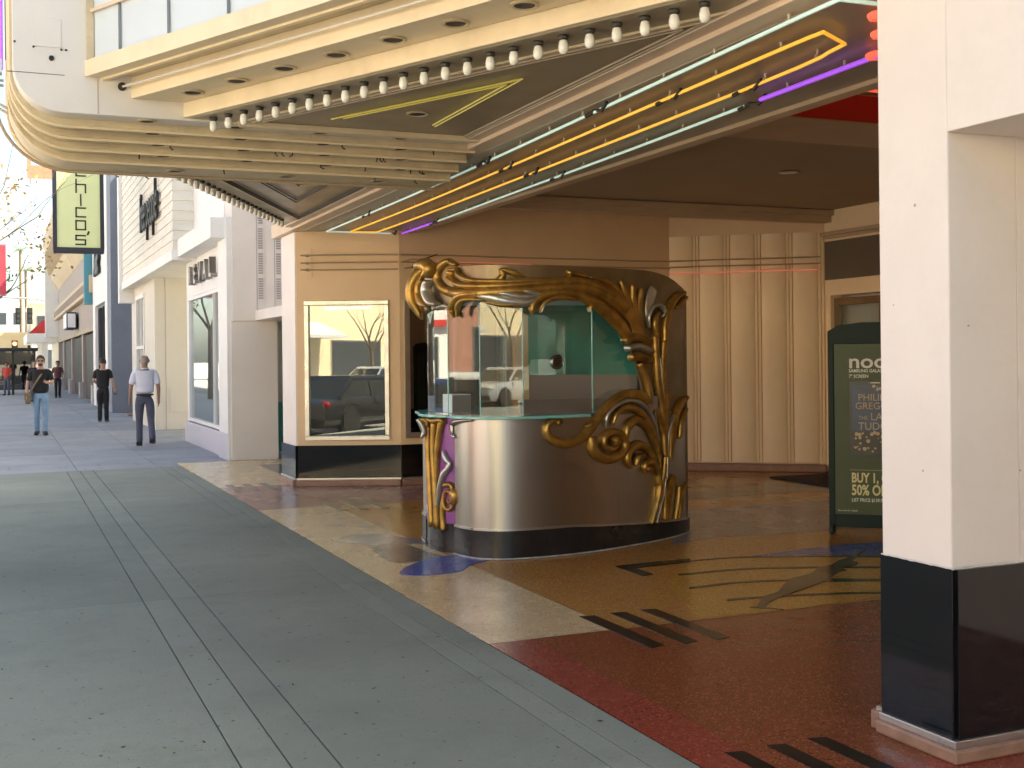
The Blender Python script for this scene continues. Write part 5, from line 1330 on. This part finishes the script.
for i, (y, sd_) in enumerate(((-23.5, 21), (-13, 22), (0, 23), (13, 24), (32, 25))):
    tree('pavement_tree', 'bare young tree across the street ' + ['before the awning of the butter yellow wall','near the end of the butter yellow wall','in front of the low white store','in front of the salmon brick shop','in front of the white shop with red bands'][i], -18.6, y, 6.5, sd_, None, group='bare trees across the street', depth=4, r0=.11)
def palm(x, y, h, label, seed):
    rnd = random.Random(seed); T = thing('palm_tree', label, 'palm tree', (x,y,0))
    MB().tube([(x,y,-.1),(x+.1,y,h*.5),(x+.05,y,h)], [.24,.17,.15], 8).build('trunk', M['bark'], T, smooth=True)
    f = MB()
    for i in range(26):
        a = rnd.uniform(0, 2*math.pi); e = rnd.uniform(-.5,1.1); L = rnd.uniform(1.3,1.9)
        d = Vector((math.cos(a),math.sin(a),0)); pts = [Vector((x+.05,y,h)) + d*(L*t*math.cos(e)) + Vector((0,0,L*t*math.sin(e)-1.0*t*t)) for t in (0,.35,.7,1)]
        sd2 = Vector((-d.y,d.x,0))
        for k in range(9):
            t = (k+1)/9; j = min(2, int(t*3)); q = pts[j].lerp(pts[j+1], t*3-j) if t < 1 else pts[3]
            for s_ in (-1,1):
                e_ = q + (sd2*s_*.8 + d*.5 + Vector((0,0,-.35))).normalized()*.45*(1.1-t*.6)
                f.add([q, q+d*.07, e_], [(0,1,2)])
    f.build('crown', M['leaf_green'], T, fix=False)
palm(1.9, 140, 14.0, 'slim palm rising beyond the far rooftops', 1); palm(2.6, 150, 12.5, 'shorter palm beside the awning corner far away', 2); palm(-1.2, 118, 17, 'tall palm at the left edge beyond the crossing', 3)

# ---- parking meters and cars along the kerb
M['tyre'] = mat('tyre', (.02,.02,.02), .85); M['rim'] = mat('alloy_rim', (.45,.45,.46), .3, 1.0)
M['car_glass'] = mat('car_glass', (.02,.024,.026), .04, spec=.8, var=.02); M['tail'] = mat('tail_lamp', (.4,.02,.02), .2); M['head'] = mat('head_lamp', (.7,.72,.72), .1)
M['trim'] = mat('black_trim', (.02,.02,.02), .5)
def paint(nm, c): return mat(nm, c, .28, .0, var=.02, coat=1.0)
def car(name, label, x, y, pm, H=1.45, L=4.6, W=1.82, suv=False, face=1):
    T = thing(name, label, 'car', (x, y, -.15), 'cars parked along the street')
    zb = -.15
    def Y(t): return y + face*(t-.5)*L
    hood = .62*H if not suv else .60*H; rf = H
    low = [(0,.28),(.0,.52),(.03,hood*.92),(.22,hood),(.30,hood+.03),(.80 if not suv else .97,hood+.03),(.97,hood*.97),(1,.55),(.995,.28)]
    # lower body: lofted, tucked in at sill and shoulder
    st = [0,.02,.06,.14,.22,.3,.4,.5,.6,.7,.8,.9,.96,1.0]
    def top(t):
        return interp([(0,hood*.80),(.03,hood*.90),(.2,hood*.99),(.3,hood+.04),(.8,hood+.05),(.95,hood*.99),(1,hood*.88)], t)
    def half(t): return W/2*interp([(0,.80),(.03,.90),(.12,.98),(.5,1),(.88,.98),(.97,.90),(1,.82)], t)
    b = MB(); rings = []
    for t in st:
        h_, w_ = top(t), half(t)
        sec = [(-w_*.9,.22),(-w_*.99,.36),(-w_,.55),(-w_*.97,h_-.12),(-w_*.90,h_),(0,h_+.025),(w_*.90,h_),(w_*.97,h_-.12),(w_,.55),(w_*.99,.36),(w_*.9,.22)]
        rings.append([(x+a, Y(t), zb+c) for a, c in sec])
    n = len(rings[0]); b.add([q for r_ in rings for q in r_], [(i*n+j,i*n+(j+1)%n,(i+1)*n+(j+1)%n,(i+1)*n+j) for i in range(len(st)-1) for j in range(n)] + [tuple(range(n)), tuple((len(st)-1)*n+j for j in range(n-1,-1,-1))])
    b.build('body', pm, T, smooth=True)
    # cabin: glass house with painted roof and pillars
    t0, t1, t2, t3 = (.25,.40,.72,.90) if not suv else (.24,.36,.88,.98)
    zl = hood+.03
    def cab(grow_, z0, z1, nm, m, ts):
        a0, a1, a2, a3 = ts; wl_, wh_ = W/2*.88+grow_, W/2*.70+grow_
        v = []
        for k in (0, 1):
            f_ = (z0-zl)/(rf-zl) if k == 0 else (z1-zl)/(rf-zl); w_ = wl_+(wh_-wl_)*f_; ya, yb = Y(a0+(a1-a0)*f_), Y(a3+(a2-a3)*f_); zz = zb+(z0 if k == 0 else z1)
            v += [(x-w_,ya,zz),(x+w_,ya,zz),(x+w_,yb,zz),(x-w_,yb,zz)]
        return MB().add(v, [(3,2,1,0),(4,5,6,7),(0,1,5,4),(1,2,6,5),(2,3,7,6),(3,0,4,7)]).build(nm, m, T, bevel=.04)
    cab(0, zl-.05, rf-.09, 'windows', M['car_glass'], (t0,t1,t2,t3)); cab(.012, rf-.12, rf, 'roof', pm, (t0,t1,t2,t3))
    wl_, wh_ = W/2*.88, W/2*.70
    for s_ in (-1,1):
        for ta, tb in ((t0+.01,t1+.005),((t0+t3)/2+.0,(t1+t2)/2+.0),(t3-.01,t2-.005)):
            MB().seg((x+s_*(wl_+.005),Y(ta),zb+zl), (x+s_*(wh_+.01),Y(tb),zb+rf-.08), .09, .05, (1,0,0)).build('pillar', pm if ta != (t0+t3)/2 else M['trim'], T)
        for t in (.17,.81):
            wr = .33 if not suv else .37; c = (x+s_*(W/2-.12), Y(t), zb+wr)
            wo = MB().lathe([(wr*.6,-.11),(wr*.96,-.11),(wr,-.07),(wr,.07),(wr*.96,.11),(wr*.6,.11)], c, 24, 'x').build('wheel', M['tyre'], T, smooth=True)
            ro = MB().lathe([(wr*.62,-.115),(wr*.62,.115)], c, 20, 'x').build('rim', M['rim'], wo)
            MB().lathe([(wr*1.12,-.02),(wr*1.12,.02)], (x+s_*(W/2-.008), Y(t), zb+wr+.02), 24, 'x').build('wheel_arch', M['trim'], T)
            for k in range(5):
                a = 2*math.pi*k/5; MB().seg((c[0]+s_*.118,c[1],c[2]), (c[0]+s_*.118,c[1]+wr*.58*math.cos(a),c[2]+wr*.58*math.sin(a)), .05, .02, (1,0,0)).build('spoke', M['rim'], wo)
        MB().ball((x+s_*W*.36, Y(.02), zb+hood*.78), .17, .09, .08).build('headlight', M['head'], T); MB().ball((x+s_*W*.38, Y(.98), zb+hood*.86), .13, .07, .10).build('tail_light', M['tail'], T)
        MB().ball((x+s_*(W/2+.09), Y(t0+.05), zb+zl+.08), .08, .06, .06).build('mirror', pm, T)
        for t in ((t0+t3)/2-.01, t3-.13): MB().box(*sorted((x+s_*(W/2-.01), x+s_*(W/2+.02))), Y(t)-.09, Y(t)+.09, zb+hood-.12, zb+hood-.09).build('door_handle', M['trim'], T)
    MB().box(x-W*.42, x+W*.42, Y(.0)-.04, Y(.0)+.04, zb+.25, zb+.42).build('bumper', M['trim'], T, bevel=.02); MB().box(x-W*.42, x+W*.42, Y(1)-.04, Y(1)+.04, zb+.25, zb+.45).build('bumper', M['trim'], T, bevel=.02)
    return T
car('parked_car', 'black hatchback parked at the near kerb beside the photographer', -3.1, 3.4, paint('paint_black', (.012,.012,.015)), 1.42, 4.7, suv=False)
car('parked_car', 'white sport utility car parked at the near kerb opposite the booth', -3.1, 12.4, paint('paint_white', (.72,.72,.70)), 1.62, 4.8, suv=True)
paint('paint_silver', (.42,.43,.44))
car('parked_car', 'dark blue saloon parked at the near kerb further along', -3.1, 19.0, paint('paint_blue', (.02,.04,.10)), 1.45, 4.6)
car('parked_car', 'white black windowed crossover parked across the street', -16.4, -10, MATS['paint_white'], 1.6, 4.7, suv=True, face=-1)
car('parked_car', 'red hatchback parked across the street', -16.4, 4, paint('paint_red', (.30,.02,.02)), 1.45, 4.2, face=-1)
car('parked_car', 'grey saloon parked across the street by the butter wall', -16.4, -20, MATS['paint_silver'], 1.45, 4.6, face=-1)
car('parked_car', 'white saloon waiting at the far crossing', 1.6, 104, MATS['paint_white'], 1.45, 4.6)
for i, (y, w) in enumerate(((0.2,'beside the black hatchback'),(9.2,'beside the white car'),(15.7,'beside the dark blue saloon'))):
    T = thing('parking_meter', 'grey parking meter at the kerb '+w, 'parking meter', (-1.6,y,0), 'parking meters along the kerb')
    MB().tube([(-1.6,y,0),(-1.6,y,1.15)], .03, 8).build('post', M['galv'], T, smooth=True); MB().lathe([(.05,1.15),(.085,1.22),(.085,1.38),(.06,1.46),(.01,1.49)], (-1.6,y,0), 12).build('meter_head', M['gate'], T, smooth=True)

# ================================================================== PEOPLE
M['skin'] = mat('skin', (.46,.27,.19), .5, var=.06, scale=20); M['skin_dark'] = mat('skin_tanned', (.30,.17,.11), .5, var=.06, scale=20)
M['hair_dark'] = mat('hair_dark', (.025,.017,.012), .6, var=.3, scale=60); M['hair_brown'] = mat('hair_brown', (.06,.033,.018), .6, var=.3, scale=60); M['hair_grey'] = mat('hair_grey', (.30,.26,.24), .7, var=.2, scale=60)
M['black_cloth'] = mat('black_cloth', (.014,.014,.016), .85, var=.3, scale=12, bump=.2, bscale=30); M['white_cloth'] = mat('white_cloth', (.66,.66,.74), .8, var=.05, scale=9, bump=.3, bscale=14)
M['denim'] = mat('light_denim', (.19,.30,.42), .85, var=.2, scale=7, bump=.2, bscale=30); M['slate_cloth'] = mat('slate_trousers', (.085,.09,.13), .85, var=.12, scale=9, bump=.25, bscale=16)
M['khaki'] = mat('khaki_canvas', (.20,.15,.08), .85, var=.2, scale=14); M['shoe'] = mat('shoe_leather', (.02,.018,.018), .5); M['shoe_grey'] = mat('shoe_grey', (.18,.17,.16), .7); M['plaid'] = mat('printed_cloth', (.12,.05,.05), .85, var=.6, scale=22)
def skinmesh(name, nodes, edges, m, parent, sub=2, root=0):
    keys = list(nodes); idx = {k: i for i, k in enumerate(keys)}
    me = bpy.data.meshes.new(name); me.from_pydata([nodes[k][0] for k in keys], [(idx[a], idx[c]) for a, c in edges], [])
    o = bpy.data.objects.new(name, me); COL.objects.link(o); me.materials.append(m)
    sk = o.modifiers.new('skin', 'SKIN'); sk.use_smooth_shade = True; sk.branch_smoothing = .4
    sv = me.skin_vertices[0].data
    for i, k in enumerate(keys):
        r_ = nodes[k][1]; sv[i].radius = r_ if isinstance(r_, tuple) else (r_, r_); sv[i].use_root = (i == root)
    ss = o.modifiers.new('smooth', 'SUBSURF'); ss.levels = sub; ss.render_levels = sub
    attach(o, parent); return o
def person(label, x, y, H, face, pose, top_m, leg_m, skin_m, hair_m, shoe_m, bald=False, extras=(), sleeve=.55, loose=1.0, tuck=False):
    """face: heading in degrees, 0 = walks away along +Y, 180 = walks towards the camera"""
    T = thing('person', label, 'person', (x, y, 0)); k = H/1.75
    ca, sa = math.cos(R(-face)), math.sin(R(-face))
    def P(lx, ly, lz):   # local: x to the person's right, y forwards, z up
        return Vector((x + (lx*ca - ly*sa)*k, y + (lx*sa + ly*ca)*k, lz*k))
    a = pose
    J = {'pel':(0,0,.95),'waist':(0,.005,1.08),'chest':(0,.01,1.28),'neck0':(0,-.005,1.44),'neck1':(0,.01,1.52),'head0':(0,.02,1.59),'head1':(0,.02,1.65),'head2':(0,.012,1.70),'head3':(0,.005,1.735)}
    for s_, n in ((-1,'l'),(1,'r')):
        J['sh'+n] = (s_*.185,-.005,1.415); J['el'+n] = a['el'+n]; J['wr'+n] = a['wr'+n]
        d = (Vector(a['wr'+n])-Vector(a['el'+n])).normalized(); J['pa'+n] = tuple(Vector(a['wr'+n])+d*.07)
        pal = Vector(J['pa'+n]); sidev = Vector((0,1,0)).cross(d) if abs(d.y) < .8 else Vector((1,0,0))
        fw_ = d.cross(sidev).normalized()
        for i, (o_, L) in enumerate(((-.028,.065),(-.009,.085),(.010,.09),(.028,.078))):
            J['f%d%s' % (i,n)] = tuple(pal + fw_*o_ + d*L*.5 + sidev*.005); J['g%d%s' % (i,n)] = tuple(pal + fw_*o_*1.05 + d*L*.9 + sidev.normalized()*(-s_)*-.015)
        J['th'+n] = tuple(Vector(a['wr'+n]) + d*.055 + fw_*.048)
        J['hip'+n] = (s_*.095,0,.90); J['kn'+n] = a['kn'+n]; J['an'+n] = a['an'+n]
        f_ = Vector(a['an'+n]); J['to'+n] = (f_.x+s_*.02, f_.y+.15, max(.035, f_.z-.06+a.get('toe'+n,0)))
    N_ = {q: P(*p) for q, p in J.items()}
    rad = {'pel':(.095,.075),'waist':(.095,.07),'chest':(.13,.09),'neck0':(.055,.05),'neck1':.052,'head0':(.070,.082),'head1':(.084,.102),'head2':(.080,.098),'head3':(.050,.062)}
    for n in 'lr':
        rad.update({'sh'+n:.046,'el'+n:.042,'wr'+n:.029,'pa'+n:(.036,.02),'th'+n:.011,'hip'+n:.06,'kn'+n:.046,'an'+n:.036,'to'+n:.03})
        for i in range(4): rad['f%d%s' % (i,n)] = .0095; rad['g%d%s' % (i,n)] = .008
    def nd(keys, f=1.0, add=0.0): return {q: (N_[q], tuple(v*k*f+add for v in (rad[q] if isinstance(rad[q],tuple) else (rad[q],rad[q])))) for q in keys}
    E_ = [('pel','waist'),('waist','chest'),('chest','neck0'),('neck0','neck1'),('neck1','head0'),('head0','head1'),('head1','head2'),('head2','head3')]
    for n in 'lr':
        E_ += [('neck0','sh'+n),('sh'+n,'el'+n),('el'+n,'wr'+n),('wr'+n,'pa'+n),('wr'+n,'th'+n),('pel','hip'+n),('hip'+n,'kn'+n),('kn'+n,'an'+n),('an'+n,'to'+n)]
        E_ += [('pa'+n,'f%d%s' % (i,n)) for i in range(4)] + [('f%d%s' % (i,n),'g%d%s' % (i,n)) for i in range(4)]
    body = skinmesh('body', nd(J), E_, skin_m, T)
    # shirt: torso and sleeves a little outside the body
    sh = nd(('waist','chest','neck0'), 1.13, .008*loose); sh['hem'] = (P(0,.0,.90), (.188*k*loose,.138*k*loose)) if not tuck else (P(0,.0,.985), (.172*k,.128*k)); sh['waist'] = (N_['waist'], (.185*k*loose,.135*k*loose)); sh['chest'] = (N_['chest'], (.212*k,.145*k)); sh['neck0'] = (P(0,-.006,1.45), (.098*k,.082*k))
    es = [('hem','waist'),('waist','chest'),('chest','neck0')]
    for n in 'lr':
        sh['sh'+n] = (N_['sh'+n], .064*k); sh['sl'+n] = (N_['sh'+n].lerp(N_['el'+n], sleeve), .062*k*loose); sh['se'+n] = (N_['sh'+n].lerp(N_['el'+n], sleeve+.3), .062*k*loose)
        es += [('neck0','sh'+n),('sh'+n,'sl'+n),('sl'+n,'se'+n)]
    skinmesh('shirt', sh, es, top_m, T, 2, list(sh).index('chest'))
    tr = {'pel': (P(0,-.005,.96), (.175*k,.132*k)), 'bt': (P(0,0,1.03), (.165*k,.122*k))}; et = [('pel','bt')]
    for n in 'lr':
        tr['hip'+n] = (N_['hip'+n]-Vector((0,0,.03)), .112*k); tr['mid'+n] = (N_['hip'+n].lerp(N_['kn'+n],.55), .088*k); tr['kn'+n] = (N_['kn'+n], .072*k); tr['cf'+n] = (N_['kn'+n].lerp(N_['an'+n],.5), .066*k); tr['an'+n] = (N_['kn'+n].lerp(N_['an'+n],1.1), .068*k)
        et += [('pel','hip'+n),('hip'+n,'mid'+n),('mid'+n,'kn'+n),('kn'+n,'cf'+n),('cf'+n,'an'+n)]
    skinmesh('trousers', tr, et, leg_m, T, 2, 0)
    for n in 'lr':
        A_ = N_['an'+n]; fo = N_['to'+n]; hl = A_ + (A_-fo)*.35; hl.z = max(.045*k, A_.z-.045*k)
        m_ = A_.lerp(fo,.5); m_.z = (hl.z+fo.z)/2+.012
        skinmesh('shoe', {'h':(hl,(.056*k,.056*k)),'m':(m_,(.058*k,.052*k)),'t':(fo+(fo-A_)*.15,(.052*k,.036*k)),'a':(A_+Vector((0,0,-.01)),.056*k)}, [('h','m'),('m','t'),('h','a')], shoe_m, T, 2)
    # head details: face, ears, hair
    F_ = lambda px_, py_, pz_: P(px_, py_, pz_)
    hb = MB()
    def blob(b, c, r1, r2, r3): b.ball(F_(*c), r1*k, r2*k, r3*k, 10, 6)
    fb = MB(); blob(fb, (0,.112,1.628), .014,.018,.020); blob(fb, (-.084,.0,1.63), .014,.02,.03); blob(fb, (.084,.0,1.63), .014,.02,.03)
    fb.build('nose_and_ears', skin_m, T, smooth='all')
    eb = MB(); 
    for s_ in (-1,1): blob(eb, (s_*.032,.095,1.655), .012,.008,.008)
    eb.build('eyes', M['shoe'], T); mb = MB(); blob(mb, (0,.098,1.585), .026,.01,.007); mb.build('mouth', M['skin_dark'], T)
    hv = MB(); n1, n2 = 14, 8; c = Vector((0,.004,1.672)); vs = []; fs = []
    for i in range(n2+1):
        th = math.pi*i/n2*.62
        for j in range(n1):
            an_ = 2*math.pi*j/n1; yy = math.sin(an_); lim = 1.0
            fr = max(0, yy); t2 = th*(1-.42*fr) if not bald else th
            vs.append(F_(c.x+.096*math.sin(t2)*math.cos(an_), c.y+.114*math.sin(t2)*yy, c.z+.0+.118*math.cos(t2)))
    fs = [(i*n1+j,i*n1+(j+1)%n1,(i+1)*n1+(j+1)%n1,(i+1)*n1+j) for i in range(n2) for j in range(n1)]
    if bald:
        vs2 = []; 
        for i in range(n2+1):
            for j in range(n1):
                an_ = math.pi + math.pi*j/(n1-1); zz = 1.685-.09*i/n2; rr_ = 1-.10*abs(i-3)/n2; vs2.append(F_(.083*rr_*math.cos(an_), .012+.104*rr_*math.sin(an_), zz))
        hv.add(vs2, [(i*n1+j,i*n1+j+1,(i+1)*n1+j+1,(i+1)*n1+j) for i in range(n2) for j in range(n1-1)])
    else: hv.add(vs, fs)
    hv.build('hair', hair_m, T, smooth='all', fix=False)
    for e in extras: e(T, P, N_, k)
    return T
walk_a = dict(ell=(-.25,-.02,1.14), wrl=(-.27,.06,.90), elr=(.25,-.03,1.14), wrr=(.255,.02,.89), knl=(-.10,.14,.50), anl=(-.10,.16,.09), knr=(.11,.04,.49), anr=(.12,-.30,.17), toer=-.03)
def belt(T, P, N_, k):
    b = MB(); pts = [P(.150*math.cos(t), .116*math.sin(t), .985) for t in [2*math.pi*i/16 for i in range(17)]]; b.tube(pts, .018*k, 6); b.build('belt', M['shoe'], T, smooth='all')
def collar(T, P, N_, k):
    b = MB(); pts = [P(.066*math.cos(t), -.005+.06*math.sin(t), 1.485) for t in [2*math.pi*i/14 for i in range(15)]]; b.tube(pts, .017*k, 6); b.build('collar', M['white_cloth'], T, smooth='all')
def phone(T, P, N_, k):
    q = N_['par']; MB().obox((q.x,q.y,q.z-.03), (1,0,0), (0,1,0), (0,0,1), .035, .012, .05).build('phone', M['device'], T, bevel=.004)
def bag(T, P, N_, k):
    b = MB(); pts = [P(-.10,.02,1.47), P(.02,.142,1.30), P(.13,.135,1.12), P(.235,.06,.93)]; b.tube(crom(pts,5), .022, 6); b.tube(crom([P(-.10,-.03,1.47), P(.05,-.14,1.25), P(.235,-.03,.93)],5), .022, 6)
    bo = b.build('bag_strap', M['khaki'], T, smooth='all')
    c = P(.265,.03,.83); rt = (P(1,0,0)-P(0,0,0)).normalized(); fw_ = (P(0,1,0)-P(0,0,0)).normalized()
    MB().obox(c, rt, fw_, (0,0,1), .06, .15, .13).build('bag', M['khaki'], T, bevel=.03); MB().obox(c+rt*.065+Vector((0,0,.04)), rt, fw_, (0,0,1), .008, .145, .08).build('bag_flap', M['khaki'], T, bevel=.008)
def shades(T, P, N_, k):
    b = MB()
    for s_ in (-1,1): b.ball(P(s_*.034,.098,1.655), .030*k, .016*k, .020*k)
    b.tube([P(-.08,.03,1.66), P(-.06,.095,1.662), P(.06,.095,1.662), P(.08,.03,1.66)], .006, 5); b.build('sunglasses', M['device'], T, smooth='all')
def beard(T, P, N_, k):
    MB().ball(P(0,.072,1.575), .050*k, .042*k, .036*k).build('beard', M['hair_brown'], T, smooth='all')
person('man in white short sleeved shirt and slate trousers walking away past the boutique', 2.58, 24.25, 1.80, 4, walk_a, M['white_cloth'], M['slate_cloth'], M['skin_dark'], M['hair_grey'], M['shoe'], True, (belt, collar), .6, 1.06, True)
w2 = dict(ell=(-.24,.02,1.15), wrl=(-.20,.22,1.10), elr=(.25,-.04,1.14), wrr=(.30,.06,.90), knl=(-.085,.03,.50), anl=(-.08,-.08,.10), knr=(.085,.06,.50), anr=(.085,.08,.09))
person('person all in black clothing walking away with a phone near the blue-grey pier', 2.55, 34.4, 1.74, 8, w2, M['black_cloth'], M['black_cloth'], M['skin'], M['hair_dark'], M['shoe_grey'], False, (phone,), .5, .96)
w3 = dict(ell=(-.25,.10,1.15), wrl=(-.13,.32,1.19), elr=(.27,-.06,1.15), wrr=(.29,.10,.93), knl=(-.09,.09,.50), anl=(-.085,.12,.09), knr=(.09,.03,.50), anr=(.085,-.05,.09))
person('man in black tee, light jeans and sunglasses with a khaki shoulder bag', .81, 29.2, 1.80, 182, w3, M['black_cloth'], M['denim'], M['skin'], M['hair_brown'], M['shoe'], False, (bag, shades, beard), .5, 1.0)
person('distant person in dark printed top walking this way beside the grey gates', 2.38, 59, 1.70, 178, w2, M['plaid'], M['black_cloth'], M['skin_dark'], M['hair_dark'], M['shoe'])
person('distant person in black half hidden behind the man with the bag', 1.25, 54, 1.72, 180, w2, M['black_cloth'], M['slate_cloth'], M['skin'], M['hair_dark'], M['shoe'])
person('distant person in red top waiting at the bus shelter', .22, 65.3, 1.66, 200, w2, mat('red_top', (.5,.06,.05), .8), M['slate_cloth'], M['skin_dark'], M['hair_dark'], M['shoe'])

# small litter on the pavement
M['petal'] = mat('petal', (.35,.03,.08), .7); M['leafdry'] = mat('dry_leaf', (.05,.04,.03), .8)
lt = MB(); rnd = random.Random(5)
for i in range(34):
    p = on_z(rnd.uniform(0,600), rnd.uniform(470,765)); s_ = rnd.uniform(.005,.012); a = rnd.uniform(0,6.28)
    if p.x > 2.55 or p.y > 19: continue
    lt.add([(p.x+s_*math.cos(a+q)*(1.6 if q in (0,3.14) else .7), p.y+s_*math.sin(a+q)*(1.6 if q in (0,3.14) else .7), .003+(.006 if q == 0 else 0)) for q in (0,1.57,3.14,4.71)], [(0,1,2,3)])
lo = lt.build('leaf_litter', M['leafdry'], fix=False); lo['kind'] = 'stuff'; lo['label'] = 'tiny dark leaf scraps scattered over the pavement'; lo['category'] = 'litter'
